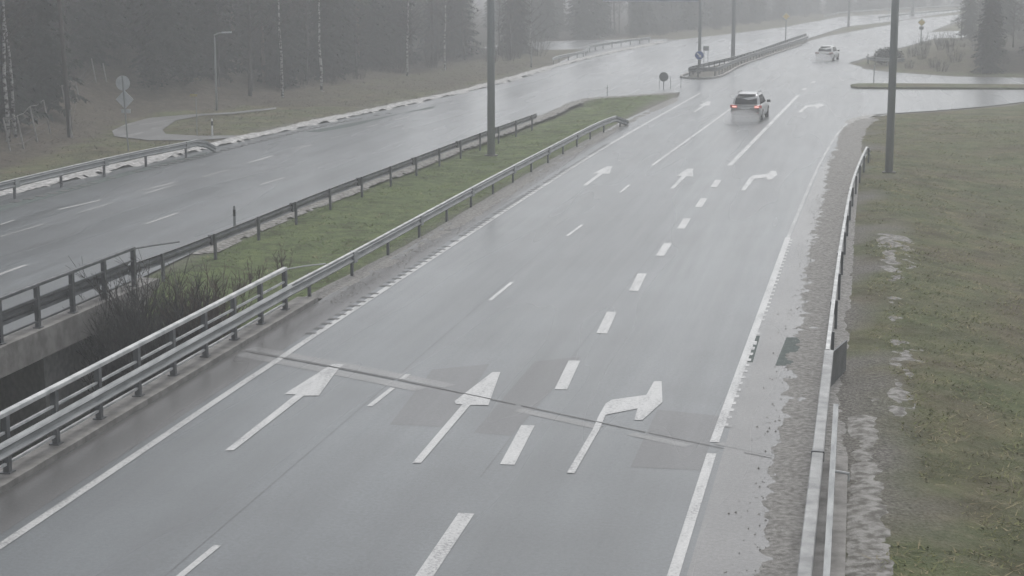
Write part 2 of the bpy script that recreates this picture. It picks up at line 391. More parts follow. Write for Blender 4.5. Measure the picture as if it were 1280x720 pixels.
# ------------------------------------------------------------------ ground sheet
def axis(*segs):
    out = []
    for a, b, st in segs: out += list(np.arange(a, b, st))
    return np.array(out + [segs[-1][1]], float)
gx = axis((-620, -160, 40), (-160, -64, 4), (-64, 24, .8), (24, 80, 4), (80, 620, 45))
gy = axis((-60, 14, 5), (14, 135, .8), (135, 260, 2), (260, 500, 8), (500, 1250, 50))
X, Y = np.meshgrid(gx, gy); Z = terrain(X, Y)
nx, ny = len(gx), len(gy); idx = np.arange(nx * ny).reshape(ny, nx)
Fq = np.stack([idx[:-1, :-1], idx[:-1, 1:], idx[1:, 1:], idx[1:, :-1]], -1).reshape(-1, 4)
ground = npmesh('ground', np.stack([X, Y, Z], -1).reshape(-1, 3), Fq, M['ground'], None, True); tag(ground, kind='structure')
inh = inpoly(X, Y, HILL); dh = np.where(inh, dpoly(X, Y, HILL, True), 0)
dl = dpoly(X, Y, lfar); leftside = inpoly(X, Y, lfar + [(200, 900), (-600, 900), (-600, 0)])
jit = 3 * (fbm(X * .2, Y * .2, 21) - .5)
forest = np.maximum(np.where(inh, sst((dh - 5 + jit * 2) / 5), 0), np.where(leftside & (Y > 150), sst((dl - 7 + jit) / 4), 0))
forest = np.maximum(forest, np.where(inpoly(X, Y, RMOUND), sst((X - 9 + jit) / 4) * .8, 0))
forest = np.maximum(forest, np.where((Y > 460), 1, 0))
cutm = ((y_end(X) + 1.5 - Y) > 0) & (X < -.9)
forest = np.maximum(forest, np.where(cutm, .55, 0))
dr = np.full(X.shape, 1e9)
for P_ in ROADS[:5]: dr = np.minimum(dr, dpoly(X, Y, P_, True))
grav = sst((1.3 - dr + 1.2 * (fbm(X * .6, Y * .6, 9) - .5)) / .9)
grav = np.where((X > -.5) & (Y < 110), sst((1.25 - X + 4.8 * (fbm(X * .5, Y * .28, 19) - .5)) / 1.6), grav)
grav = np.where((X > -21) & (X < -14) & (Y < 120), sst((.75 - dr + .8 * (fbm(X * .6, Y * .6, 9) - .5)) / .6) * .7, grav)
grav = np.maximum(grav, np.where(inpoly(X, Y, ISLAND), .85, 0))
brk = np.where(inh, np.clip(1 - forest, 0, 1), 0) * .9
brk = np.maximum(brk, np.where(leftside & (Y > 112) & (dl > 1.5), .55 + .9 * (fbm(X * .15, Y * .15, 33) - .5), 0))
brk = np.maximum(brk, np.where(inpoly(X, Y, RMOUND), .6, 0))
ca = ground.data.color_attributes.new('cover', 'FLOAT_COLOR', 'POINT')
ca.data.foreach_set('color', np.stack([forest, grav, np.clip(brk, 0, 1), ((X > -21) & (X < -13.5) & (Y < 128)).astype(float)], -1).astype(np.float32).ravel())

# ------------------------------------------------------------------ roads and their markings
road = MB().poly(MAIN, 0).build('road', M['asphalt']); tag(road, 'wet grey right carriageway with lane arrows', 'road', kind='structure')
lroad = MB().poly(LEFT, -.004).build('road', M['asphalt_left']); tag(lroad, 'wet grey left carriageway beyond the grass median', 'road', kind='structure')
tag(MB().poly(SIDE, -.008).build('side_road', M['asphalt_left']), kind='structure')
tag(MB().poly(SLIP, -.012).build('side_road', M['asphalt_left']), kind='structure')
tag(MB().poly(LSIDE, -.012).build('side_road', M['asphalt_left']), kind='structure')
tag(MB().poly(PATH, -.01).build('path', M['path']), kind='structure')
Z1, Z2, Z3, Z4 = .002, .0045, .007, .0095
# shoulder, patches and the bridge joint
sh = MB().poly([(-2.25, 20), (-2.2, 40), (-2.0, 60), (-1.5, 80)] + GL([(1062, 165), (1060, 200), (1052, 250)]) + [(-.63, 54), (-.76, 20)], Z1).build('shoulder', M['asphalt_shoulder'], road)
for P_ in ([(-14.28, 18), (-14.28, 43), (-13.95, 80), (-13.75, 104), (-13.2, 104), (-13.3, 80), (-13.25, 43), (-13.25, 18)],):
    MB().poly(P_, Z1).build('shoulder', M['asphalt_edge'], road)
for P_ in ([(487, 531), (540, 462), (612, 455), (560, 534)], [(592, 541), (668, 452), (726, 446), (640, 545)],
           [(788, 584), (822, 512), (900, 520), (876, 588)]):
    MB().poly(GL(P_), Z1).build('asphalt_patch', M['asphalt_patch'], road)
for P_ in ([(969, 457), (983, 422), (1000, 422), (999, 457)], [(927, 453), (938, 420), (950, 420), (941, 453)]):
    MB().poly(GL(P_), Z2 + .002).build('asphalt_patch', M['asphalt_green'], road)
MB().poly(GL([(902, 534), (988, 296), (1000, 297), (917, 535)]), Z2).build('rumble_strip_base', M['joint'], road)
def along(p, q, a, b): return [tuple(p[k] + (q[k] - p[k]) * t for k in (0, 1)) for t in (a, b)]
JA, JB = (-14.2, 38.75), (-.9, 31.6)
def jline(t): return (JA[0] + (JB[0] - JA[0]) * t + .0, JA[1] + (JB[1] - JA[1]) * t + .12 * math.sin(t * 5))
jn = Vector((.47, .88, 0)).normalized()
def joff(a, b, o): return [(p[0] + jn.x * o, p[1] + jn.y * o) for p in (jline(a + (b - a) * k / 8) for k in range(9))]
for a, b, o, w in ((0, .42, .3, .42), (.02, .40, -.33, .42), (.58, .72, -.3, .3), (.77, .86, -.28, .26), (.88, 1, .25, .22)):
    MB().ribbon(joff(a, b, o), w, Z2).build('joint_band', M['joint'], road)
for a, b, w_ in ((0, .33, .07), (.335, .56, .05), (.57, .78, .045), (.785, .9, .03), (.93, .97, .03)): MB().ribbon(joff(a, b, 0), w_, Z4).build('expansion_joint', M['seam'], road)
for P_ in ([(-6.36, 29.5), (-6.30, 45), (-6.2, 62), (-6.0, 74)], [(-9.92, 20), (-9.86, 34), (-9.8, 58)]): MB().ribbon(smooth(P_), .018, Z1 + .001).build('lane_seam', M['asphalt_patch'], road)
# paint
PA, PW = M['paint'], M['paint_worn']
edge = smooth([(-12.99, 16)] + GL([(0, 683), (290, 488)]) + GL([(340, 455), (430, 395), (660, 245), (770, 176), (876, 116)]), 6)
MB().ribbon(edge, .17, Z3).build('edge_line', PA, road)
for pts in ([(830, 757), (842, 718), (889.5, 567)], [(893, 553), (920, 478), (985, 297)]):
    MB().ribbon(GL(pts), .18, Z3).build('edge_line', PA, road)
MB().ribbon(smooth(GL([(985, 297), (1020, 215), (1045, 170), (1062, 152)])), .12, Z3).build('edge_line', M['paint_faint'], road)
for a, b in (((216, 728), (272, 682)), ((462, 508), (491, 485)), ((502, 474.5), (510, 468)), ((612, 376), (640, 353)), ((709, 295), (728, 281)), ((775, 241), (787, 231))):
    MB().ribbon(GL([a, b]), .12, Z3).build('lane_line', PA, road)
for a, b in (((519, 733), (583, 642)), ((634, 581), (660, 532)), ((701, 487), (718, 451)), ((752, 417), (765, 390)), ((792, 364), (803, 342)), ((825, 320), (835, 304)), ((851, 286), (859, 273)), ((873, 259), (880, 248)), ((892, 234), (898, 225))):
    a = {519: (522, 733), 634: (634, 581)}.get(a[0], a)
    MB().ribbon(GL([a, b]), .27, Z3).build('lane_line', PA, road)
MB().ribbon(smooth(GL([(815, 207), (868, 169), (912, 137), (922, 130)])), .14, Z3).build('lane_line', PA, road)
MB().ribbon(smooth(GL([(912, 207), (956, 162), (998, 119)])), .24, Z3).build('lane_line', PW, road)
for a, b in (((1004, 112.5), (1007, 110)), ((1015, 104), (1018, 101.5))): MB().ribbon(GL([a, b]), .3, Z3).build('lane_line', PW, road)
# straight arrows
def arrow_local(P, tail, tip):
    a, b = np.array(tail), np.array(tip); u = (b - a) / np.linalg.norm(b - a); n = np.array((-u[1], u[0])); L = np.linalg.norm(b - a)
    return [((np.array(p) - a) @ n, ((np.array(p) - a) @ u) / L) for p in P]
def arrow_world(loc, tail, tip):
    a, b = np.array(tail), np.array(tip); L = np.linalg.norm(b - a); u = (b - a) / L; n = np.array((-u[1], u[0]))
    return [tuple(a + n * p + u * (q * L)) for p, q in loc]
A1 = GL([(281, 563.5), (292, 563.5), (380, 495), (398.5, 495), (421, 464), (430.5, 455.5), (416, 455.5), (408, 460), (355.5, 493), (370, 493.5)])
SH = arrow_local(A1, G(286.5, 563.5), G(424, 455.5))
A2 = GL([(515.5, 579), (526.5, 579), (588, 506.5), (610.5, 507), (625.5, 465.5), (615.5, 465.5), (568, 502), (570, 505.5), (578, 506)])
for P_ in (A1, A2): MB().poly(P_, Z4).build('lane_arrow', PA, road)
for tl, tp, m_ in (((731, 232), (763, 208), PW), ((840, 236), (864, 211), PW), ((868, 140), (887, 127), PA)):
    MB().poly(arrow_world(SH, G(*tl), G(*tp)), Z3).build('lane_arrow', m_, road)
A3 = [(708.5, 591.5), (718, 592), (749.5, 537), (757, 519), (797, 511), (793, 525.5), (803, 525.5), (828, 503), (827, 477), (817.5, 477), (808, 494), (765, 500), (757, 505), (748, 521), (741, 537)]
MB().poly(GL(A3), Z4).build('lane_arrow', PA, road)['label'] = 'right turn lane arrow crossing the joint'
tl, tp = G(713, 591.5), G(828, 490)
RL = arrow_local(GL(A3), tl, tp)
MB().poly(GL([(926, 238.5), (931.5, 238.5), (943, 224), (958, 222), (960, 225.5), (966, 224), (971.5, 219), (970, 214), (963, 213.5), (960, 217.5), (941, 219.5), (937, 222)]), Z4).build('lane_arrow', PA, road)['label'] = 'far right turn lane arrow'
MB().poly(GL([(997, 141), (1002, 141), (1009, 134), (1019, 133), (1021, 136), (1031, 131.5), (1024, 129.5), (1021, 131), (1007, 132)]), Z4).build('lane_arrow', PW, road)
MB().ribbon(GL([(1000, 141), (1008, 134)]), .18, Z2).build('lane_arrow', PW, road)
# rumble strips
def ticks(line, step, w, l, z, off, m, prob=1.0):
    b = MB(); P_ = resample(line, step)
    for i in range(len(P_) - 1):
        if random.random() > prob: continue
        d = Vector((P_[i + 1][0] - P_[i][0], P_[i + 1][1] - P_[i][1])).normalized(); n = (-d.y * off, d.x * off)
        c = (P_[i][0] + n[0], P_[i][1] + n[1]); a = math.atan2(d.y, d.x)
        hw, hl = w * random.uniform(.8, 1.2) / 2, l / 2
        q = [(c[0] + math.cos(a) * s * hl - math.sin(a) * t * hw, c[1] + math.sin(a) * s * hl + math.cos(a) * t * hw) for s, t in ((-1, -1), (1, -1), (1, 1), (-1, 1))]
        b.poly(q, z)
    return b.build('rumble_strip', m, road)
ticks(smooth(GL([(395, 417), (470, 369), (560, 310), (660, 245), (765, 179)])), .62, .3, .2, Z4, .13, M['tick'], .85)
ticks(smooth(GL([(900, 531), (935, 434), (985, 297)])), .6, .10, .24, Z4, -.125, M['paint_worn'], .95)
ticks(smooth(GL([(930, 450), (940, 421)])), .6, .14, .24, Z4 + .002, -.10, M['paint_worn'], 1)
def ltick():
    b = MB(); L_ = resample(smooth(GL([(20, 252), (83, 238), (150, 220), (320, 178), (420, 154), (500, 139)]), 6), .9)
    for i in range(len(L_) - 1):
        if random.random() < .2: continue
        x, y = L_[i]; b.box((x, y, .004), (.35, .42, .02))
    b.build('rumble_strip', M['tick'], lroad)
ltick()
for P_ in ([(380, 165), (470, 148), (513, 139), (525, 136.5), (545, 132), (541, 135.5), (505, 141), (440, 158), (400, 165)], [(0, 258), (160, 214), (260, 190), (258, 193), (160, 219), (0, 264)]):
    MB().poly(GL(P_), 0).build('asphalt_patch', M['asphalt_green'], lroad)
for a, b, w in (((73, 262), (127, 250), .16), ((98, 266), (143, 253), .1), ((177, 238.5), (218, 228), .16), ((181, 242), (219, 231), .14), ((251, 222), (283, 213), .14), ((311, 203.5), (340, 195), .2),
             ((0, 281), (18, 275), .12), ((0, 296), (55, 280), .12), ((182, 280), (223, 266), .13), ((325, 231), (355, 222), .13), ((-6, 345), (33, 331), .18), ((365, 187), (390, 181), .14),
             ((413, 173), (433, 168), .1), ((457, 159), (473, 155.5), .14), ((493, 150), (511, 146), .16), ((528, 140.5), (543, 136.5), .16), ((779, 92.5), (791, 90), .24), ((828, 94), (838, 91.5), .3)):
    MB().ribbon(GL([a, b]), w, .004).build('lane_line', PA if w > .12 else PW, lroad)

# ------------------------------------------------------------------ grit and old snow (height fields that die into the ground)
def mound(name, line, w, amp, cut, seed, m, step=.16, base=0.0, onground=False, fs=2.2, skew=(1, 1)):
    P_ = resample(line, step); n = len(P_); k = max(5, int(w / step)); P_ = np.array(P_)
    d = np.gradient(P_, axis=0); d /= np.linalg.norm(d, axis=1)[:, None]; l = np.stack([-d[:, 1], d[:, 0]], 1)
    u = np.linspace(-1, 1, k); XX = P_[:, None, 0] + l[:, None, 0] * u[None, :] * w / 2; YY = P_[:, None, 1] + l[:, None, 1] * u[None, :] * w / 2
    f = fbm(XX * fs, YY * fs * .7, seed, 5) * .55 + fbm(XX * .5, YY * .22, seed + 7, 3) * .55
    prof = 1 - np.where(u < 0, np.abs(u) ** (2 * skew[0]), np.abs(u) ** (2 * skew[1]))[None, :]
    env = np.minimum(1, np.minimum(np.arange(n), np.arange(n)[::-1]) / 12.0)[:, None]
    zz = amp * (f + prof * .55 * env - cut)
    zz = np.maximum(zz, -.06) + base + (terrain(XX, YY) if onground else 0)
    keep = (zz[:-1, :-1] > -.05) if not onground else np.ones((n - 1, k - 1), bool)
    ii = np.arange(n * k).reshape(n, k); Fc = np.stack([ii[:-1, :-1], ii[1:, :-1], ii[1:, 1:], ii[:-1, 1:]], -1)[keep].reshape(-1, 4)
    o = npmesh(name, np.stack([XX, YY, zz], -1).reshape(-1, 3), Fc, m, None, True); tag(o, kind='stuff'); return o
edge_g = GL([(990, 720), (1003, 560), (1016, 437), (1030, 340), (1044, 250), (1057, 190), (1066, 160), (1086, 147)])
mound('grit', smooth([(-1.15, 20)] + edge_g, 6), 1.7, .10, .86, 40, M['sand'], .09, fs=4.5)
mound('grit', smooth(GL([(400, 372), (560, 286), (700, 200), (790, 150), (850, 122)]), 6), 1.0, .07, .95, 44, M['sand'])
snow_line = smooth(GL([(-20, 248), (100, 219), (300, 174), (417, 148.5), (600, 109), (700, 81), (760, 66.5), (834, 51.5)]), 6)
def crumbs(line, w, n, smin, smax, m, seed):
    g = np.random.default_rng(seed); P_ = np.array(resample(line, .3)); k = g.integers(0, len(P_), n); x = P_[k, 0] + g.normal(0, w, n); y = P_[k, 1] + g.uniform(-.2, .2, n)
    r = smin + (smax - smin) * g.random(n) ** 3; V = []; a = g.uniform(0, 6.28, n)
    for q in range(3): V.append(np.stack([x + r * np.cos(a + 2.1 * q), y + r * np.sin(a + 2.1 * q), np.full(n, .0)], -1))
    V.append(np.stack([x + r * .2, y, r * g.uniform(.5, 1.1, n) + .006], -1)); V = np.stack(V, 1).reshape(-1, 3)
    b_ = np.arange(n)[:, None] * 4; Fc = np.concatenate([b_ + np.array([[0, 1, 3]]), b_ + np.array([[1, 2, 3]]), b_ + np.array([[2, 0, 3]])])
    tag(npmesh('grit', V, Fc, m), kind='stuff')
crumbs([(p[0] - .55, p[1]) for p in [(-.9, 20)] + edge_g[:6]], .22, 1800, .006, .032, M['sand'], 3)
crumbs([(p[0] + .45, p[1]) for p in [(-14.3, 45), (-14.2, 70), (-13.9, 104)]], .25, 3000, .008, .04, M['sand'], 4)
mound('old_snow', snow_line, 1.7, .35, .72, 60, M['snow'], .25)
mound('old_snow', smooth([(x + .25, y) for x, y in lnear[4:]], 4), 1.0, .16, .84, 66, M['slush'], .12, fs=3.5)
mound('old_snow', [(.5, 17), (.45, 24), (.38, 30), (.35, 36)], 1.1, .13, .86, 70, M['slush'], .08, fs=4, onground=True, base=-.02)
mound('old_snow', [(.7, 34), (1.2, 40), (1.3, 48), (1.5, 62)], 2.4, .14, 1.08, 75, M['slush'], .1, fs=3.5, onground=True, base=-.02)
mound('old_snow', GL([(1058, 158), (1070, 149), (1090, 144.5), (1130, 141.5)]), 1.3, .2, .85, 77, M['snow'], .25)

# ------------------------------------------------------------------ bridges
def bridge(loc, label, x0, x1, beamx, side, ye):
    t = thing('road_bridge', loc, label, 'bridge', 'road bridges over the underpass')
    y0 = 6.0
    dk = MB(); e0, e1 = y_end(x0) + 5.5, y_end(x1) + 5.5
    vs = [(x0, y0, -.10), (x1, y0, -.10), (x1, e1, -.10), (x0, e0, -.10), (x0, y0, -.75), (x1, y0, -.75), (x1, e1, -.75), (x0, e0, -.75)]
    dk.add(vs, [(0, 1, 2, 3), (7, 6, 5, 4), (0, 4, 5, 1), (1, 5, 6, 2), (2, 6, 7, 3), (3, 7, 4, 0)]); dk.build('deck', M['concrete_dark'], t)
    for bx, sd in beamx:
        b = MB(); a = bx; c = bx + sd * .62
        b.sweep([(a, y0, 0), (a, ye, 0)], [(-sd * 0, -.09), (-sd * 0, .12), (-sd * .60, .10), (-sd * .62, -.62), (-sd * .36, -.64), (-sd * .33, -.09)])
        b.build('edge_beam', M['concrete'], t)
    ab = MB(); xa, xb = x0 + .1, x1 - .02
    def q(x, o, z): return (x, y_end(x) + o, z)
    vs = [q(xa, -1.2, -.76), q(xb, -1.2, -.76), q(xb, 5.2, -.76), q(xa, 5.2, -.76), q(xa, -1.2, -5.2), q(xb, -1.2, -5.2), q(xb, 5.2, -5.2), q(xa, 5.2, -5.2)]
    ab.add(vs, [(0, 1, 2, 3), (7, 6, 5, 4), (0, 4, 5, 1), (1, 5, 6, 2), (2, 6, 7, 3), (3, 7, 4, 0)]); ab.build('abutment', M['kerb'], t)
    return t
bridge((-7.5, 30, 0), 'concrete bridge carrying the near lanes over the underpass', -14.3, -.76, [(-14.3, -1)], 1, 45.2)
bridge((-28, 38, 0), 'concrete bridge carrying the left carriageway over the dark underpass', -35.5, -20.36, [(-20.36, 1)], 1, 47.2)

# ------------------------------------------------------------------ rails
def wprof(s, z):         # W-beam section, facing side s (offset of the face), centred at height z, 5 mm sheet built 20 mm deep
    f = [(0, -.155), (.05, -.12), (.075, -.09), (.05, -.06), (.012, -.03), (.012, .03), (.05, .06), (.075, .09), (.05, .12), (0, .155)]
    a = [(s * o, z + h) for o, h in f]; b = [(s * (o - .02), z + h) for o, h in reversed(f)]; return a + b
def guardrail(pts, label, group=None, side=1, z=.6, post=4.0, beam='steel', postm='steel_dark', ends=(0, 0), phase=.5, bot=None, name='guardrail', cat='guardrail', cap=None, flat=False):
    """pts: centre line of the beam (x,y[,zoff])"""
    P_ = resample(smooth([(p[0], p[1]) for p in pts], 6), 1.0); n = len(P_)
    gz = terrain(np.array([p[0] for p in P_]), np.array([p[1] for p in P_]), False); gz = np.maximum(gz, -.15) * (0 if flat else 1)
    dz = np.zeros(n); e0, e1 = ends
    for i in range(n):
        if e0 and i < e0: dz[i] -= (z - .1) * (1 - i / e0)
        if e1 and n - 1 - i < e1: dz[i] -= (z - .1) * (1 - (n - 1 - i) / e1)
    t = thing(name, (P_[0][0], P_[0][1], 0), label, cat, group)
    C = [(p[0], p[1], max(g, -.06) + d) for p, g, d in zip(P_, gz, dz)]
    b = MB().sweep(C, wprof(side, z)); b.build('beam', M[beam], t)
    if cap: MB().sweep(C, [(side * -.03, z + .157), (side * .06, z + .157), (side * .06, z + .185), (side * -.03, z + .185)]).build('rail_cap', M[cap], t)
    L_ = np.r_[0, np.cumsum(np.hypot(np.diff([p[0] for p in P_]), np.diff([p[1] for p in P_])))]
    for q in range(6, n - 2, 8):
        if P_[q][1] > 95: break
        a = math.atan2(P_[q][1] - P_[q - 1][1], P_[q][0] - P_[q - 1][0])
        MB().sweep([C[q - 1][:2] + (C[q - 1][2] * .5 + C[q][2] * .5,), C[q]], [(o + side * .012, h) for o, h in wprof(side, z)]).build('lap_joint', M[beam], t) if False else MB().box((C[q][0] - math.sin(a) * side * .03, C[q][1] + math.cos(a) * side * .03, C[q][2] + z), (.35, .115, .335), a).build('lap_joint', M[beam], t)
    s = phase * post
    while s < L_[-1]:
        x = np.interp(s, L_, [p[0] for p in P_]); y = np.interp(s, L_, [p[1] for p in P_]); d = np.interp(s, L_, dz)
        i = min(int(np.searchsorted(L_, s)), n - 1); j = max(i - 1, 0); a = math.atan2(P_[i][1] - P_[j][1], P_[i][0] - P_[j][0])
        l = (-math.sin(a), math.cos(a)); zt = max(.2, z + d + .12)
        o = -side * .06
        MB().box((x + l[0] * o, y + l[1] * o, (zt - .45) / 2), (.12, .07, zt + .45), a).build('post', M[postm], t)
        s += post
    return t
def parapet(x, y0, y1, face, label, posts, topx_end=None):
    """steel bridge railing along x; face = side (+1/-1 in x) the traffic beam is on"""
    t = thing('bridge_railing', (x, y1, .1), label, 'railing', 'steel railings on the bridges')
    zb = .11
    for p in posts: MB().box((x, p, (zb + 1.16) / 2), (.11, .13, 1.16 - zb), 0).build('post', M['steel_dark'], t); 
    for p in posts: MB().box((x, p, zb + .012), (.2, .22, .024)).build('base_plate', M['steel_dark'], t)
    MB().sweep([(x, y0, 0), (x, y1, 0)], [(-.06, 1.16), (.06, 1.16), (.06, 1.23), (.045, 1.245), (-.045, 1.245), (-.06, 1.23)]).build('top_rail', M['steel_light'], t)
    for zz in (.86, .28): MB().box((x + .001, (y0 + y1) / 2, zz), (.05, y1 - y0, .045)).build('middle_rail' if zz > .5 else 'bottom_rail', M['steel_light'], t)
    MB().sweep([(x + face * .14, y0, 0), (x + face * .14, y1, 0)], wprof(-face, .62)).build('traffic_beam', M['steel'], t)
    for p in posts: MB().box((x + face * .085, p, .62), (.08, .1, .16)).build('spacer', M['steel_dark'], t)
    return t
ys = [G(px, py, .11)[1] for px, py in ((17.5, 591), (79, 557.5), (132.5, 524), (180.5, 495))]
stp = (ys[3] - ys[0]) / 3
pm = [ys[0] + stp * k for k in range(-3, 10) if ys[0] + stp * k < 44.3]
pend = pm[-1] + .06
par = parapet(-14.62, pm[0] - .5, pend, 1, 'steel bridge railing with light top rail along the near lanes', pm)
MB().tube([(-14.62, pend - .05, 1.18), (-14.62, pend + 1.6, 1.0), (-14.62, pend + 3.6, .74)], .022, 6).build('end_strut', M['steel'], par)
yl = [G(px, py, .11)[1] for px, py in ((2.5, 430), (47.5, 409), (92.5, 390), (128, 374), (166, 357.5))]
stl = (yl[4] - yl[0]) / 4; pl = [yl[0] + stl * k for k in range(-3, 5)]
par2 = parapet(-19.95, pl[0] - .5, pl[-1] + .06, -1, 'grey bridge railing of the left carriageway behind the shrubs', pl)
MB().tube([(-19.95, pl[-1], 1.18), (-20.1, pl[-1] + 1.8, 1.0), (-20.25, pl[-1] + 4.2, .74)], .028, 6).build('end_strut', M['steel_dark'], par2)
for r in (par2,):
    for ch in r.children:
        if ch.name.startswith(('top_rail', 'middle_rail', 'bottom_rail', 'traffic_beam')): ch.data.materials[0] = M['steel_dark']
# median rails
med_r = [(-14.58, pend), (-14.50, 49), (-14.44, 58), (-14.36, 69), (-14.2, 80), (-14.0, 92), (-13.75, 98), (-13.2, 103)]
guardrail(med_r, 'long steel guardrail along the right edge of the grass median', side=-1, z=.62, post=4, cap='steel_light', ends=(0, 3), beam='steel')
med_l = [(-20.08, pl[-1]), (-19.9, 49), (-19.8, 54), (-19.72, 63), (-19.4, 73.3), (-18.97, 88), (-18.4, 101.4)]
guardrail(med_l, 'dark steel guardrail along the left edge of the grass median', side=1, z=.62, post=4, beam='steel_dark')
# far left rail
fl = [(-32.9, 50), (-32.75, 62.6), (-32.45, 72.7), (-31.8, 80), (-31.5, 83)]
guardrail(fl, 'galvanised guardrail beside the wooded bank and the path', side=-1, z=.62, post=4, cap='steel_light', ends=(0, 1.5), flat=True)
# right rail: W-beam up to the junction, box beam nearer the camera
rr = [(-.40, 38.4), (-.42, 45), (-.40, 54)] + [(x + .30, y) for x, y in GL([(1052, 250), (1062, 205)])] + GL([(1088, 186)])
rr = [(-.40, 38.2), (-.33, 47.6), (-.24, 56), (-.02, 69), (.36, 79), (.8, 87)]
guardrail(rr, 'curving steel guardrail at the foot of the right grass bank', side=1, z=.6, post=4, cap='steel_light', ends=(0, 3), postm='steel_dark')
bb = thing('guardrail', (-.65, 38.0, 0), 'broad flat topped box guardrail nearest the right bottom corner', 'guardrail')
seg = [(12.0, 22.0), (22.02, 29.5), (29.52, 37.9)]
for a, b in seg:
    MB().sweep([(-.47 + (a - 22) * .0055, a, 0), (-.47 + (b - 22) * .0055, b, 0)], [(-.10, .62), (.10, .62), (.10, .76), (.085, .775), (-.085, .775), (-.10, .76)]).build('beam', M['steel_wet'], bb)
for a in (21.96, 29.46): MB().box((-.47 + (a - 22) * .0055, a + .04, .70), (.225, .05, .18)).build('joint_sleeve', M['steel_dark'], bb)
yy = 13.0
while yy < 38: MB().box((-.47 + (yy - 22) * .0055, yy, .25), (.09, .12, .72)).build('post', M['steel_dark'], bb); yy += 2.0
MB().add([(-.36, 37.6, .02), (-.04, 39.3, .02), (-.04, 39.3, .72), (-.32, 37.9, .74), (-.32, 37.6, .02), (0, 39.3, .02), (0, 39.3, .72), (-.28, 37.9, .74)],
         [(0, 1, 2, 3), (7, 6, 5, 4), (0, 4, 5, 1), (1, 5, 6, 2), (2, 6, 7, 3), (3, 7, 4, 0)]).build('end_plate', M['steel_dark'], bb)
rp = thing('bridge_railing', (-.06, 31, .1), 'low steel bridge railing outside the box guardrail', 'railing', 'steel railings on the bridges')
MB().sweep([(-.16, 12, 0), (-.16, 31.8, 0)], [(-.045, 1.0), (.045, 1.0), (.045, 1.07), (-.045, 1.07)]).build('top_rail', M['steel'], rp)
for zz in (.7, .4): MB().box((-.16, 21.9, zz), (.045, 19.8, .05)).build('middle_rail', M['steel_dark'], rp)
yy = 13.4
while yy < 32: MB().box((-.16, yy, .45), (.07, .1, 1.1)).build('post', M['steel_dark'], rp); yy += 2.3
MB().tube([(-.14, 27.4, 1.05), (.10, 27.4, 1.02), (.10, 27.4, .9)], .025, 6).build('bracket', M['steel_light'], rp)
MB().box((-.16, 21, -.13), (.5, 22, .34)).build('edge_beam', M['concrete'], rp)
# traffic island rails with nose
isl = GL([(1014, 48), (1000, 53), (932, 76), (868, 92.5), (860, 95.5)]) ; islr = GL([(860, 97), (868, 96.6), (892, 95.6), (899, 94), (932, 79), (1000, 56), (1010, 51.5)])
U = GL([(1008, 48.5), (985, 56.5), (932, 76), (880, 89.5), (864, 93.5), (861, 95.8), (872, 96.3), (890, 95.4), (899, 93.6), (932, 79), (1000, 56), (1010, 51.5)])
guardrail(U, 'closed loop of guardrail around the nose of the centre island', side=-1, z=.62, post=2.2, beam='steel_dark', cap='steel')
k = MB(); KP = [(x, y) for x, y in ISLAND]
k.sweep([(x, y, 0) for x, y in smooth(ISLAND[1:4][::-1] + [ISLAND[0]] + ISLAND[-1:-4:-1], 5)], [(.0, -.05), (.22, -.05), (.22, .16), (.0, .15)])
tag(k.build('kerb', M['kerb']), kind='structure')
far_rail = GL([(1097, 25.5), (1131, 21.5), (1170, 17.5), (1209, 14.5)])
guardrail(far_rail, 'distant guardrail on the centre strip where the road bends right', side=-1, z=.62, post=4, beam='steel_dark')
guardrail(GL([(1030, 24), (1050, 20), (1080, 17.6), (1112, 15.5), (1160, 12.3), (1206, 9.5)]), 'distant guardrail on the outer side of the bend below the forest', side=-1, z=.62, post=4, beam='steel')
guardrail(GL([(690, 82), (700, 78), (729, 71.5), (740, 64), (775, 58), (813, 53)]), 'guardrail curving round the corner of the forest side road', side=-1, z=.62, post=4, beam='steel')
guardrail(GL([(1086, 78), (1083, 79.5), (1088, 82), (1112, 85.5), (1130, 86.5)]), 'short pale guardrail bending round the dark bush', side=-1, z=.6, post=3, beam='steel', cap='steel_light')
guardrail(GL([(1188, 31.5), (1196, 29), (1216, 23.5)]), 'short far guardrail at the slip road wedge', side=-1, z=.6, post=4, beam='steel_dark')
# splitter island on the side road
b = MB(); b.poly(SPLIT, .14); 
b.add([(x, y, -.05) for x, y in SPLIT] + [(x, y, .14) for x, y in SPLIT], [(i, (i + 1) % len(SPLIT), (i + 1) % len(SPLIT) + len(SPLIT), i + len(SPLIT)) for i in range(len(SPLIT))])
tag(b.build('traffic_island', M['ground']), kind='structure')

# ------------------------------------------------------------------ lamp masts, poles and signs
def mast(px, py, d0, d1, h, label, arms):
    x, y = hit(px, py); z = T1(x, y); t = thing('lamp_mast', (x, y, z), label, 'lamp mast', 'tall grey lamp masts')
    MB().tube([(x, y, z - .3), (x, y, z + h)], [d0 / 2, d1 / 2], 14).build('pole', M['mast'], t, True)
    MB().tube([(x, y, z - .05), (x, y, z + .06)], d0 * .85, 14).build('base_flange', M['concrete_dark'], t)
    for s in arms:
        MB().tube([(x, y, z + h - .1), (x + s * .8, y, z + h + .35), (x + s * 2.2, y, z + h + .5)], .05, 8).build('arm', M['mast'], t)
        MB().box((x + s * 2.6, y, z + h + .5), (.9, .3, .14)).build('lamp_head', M['steel_dark'], t)
    return t
mast(614, 195, .40, .34, 12, 'tall thick grey lamp mast standing in the grass median', (-1, 1))
mast(1111, 216, .36, .32, 12, 'tall thick grey lamp mast on the right grass bank', (-1,))
mast(916, 77, .42, .34, 12, 'grey lamp mast inside the guardrails of the centre island', (-1, 1))
mast(1060.5, 33, .40, .34, 12, 'faint distant lamp mast on the far centre strip', (-1, 1))
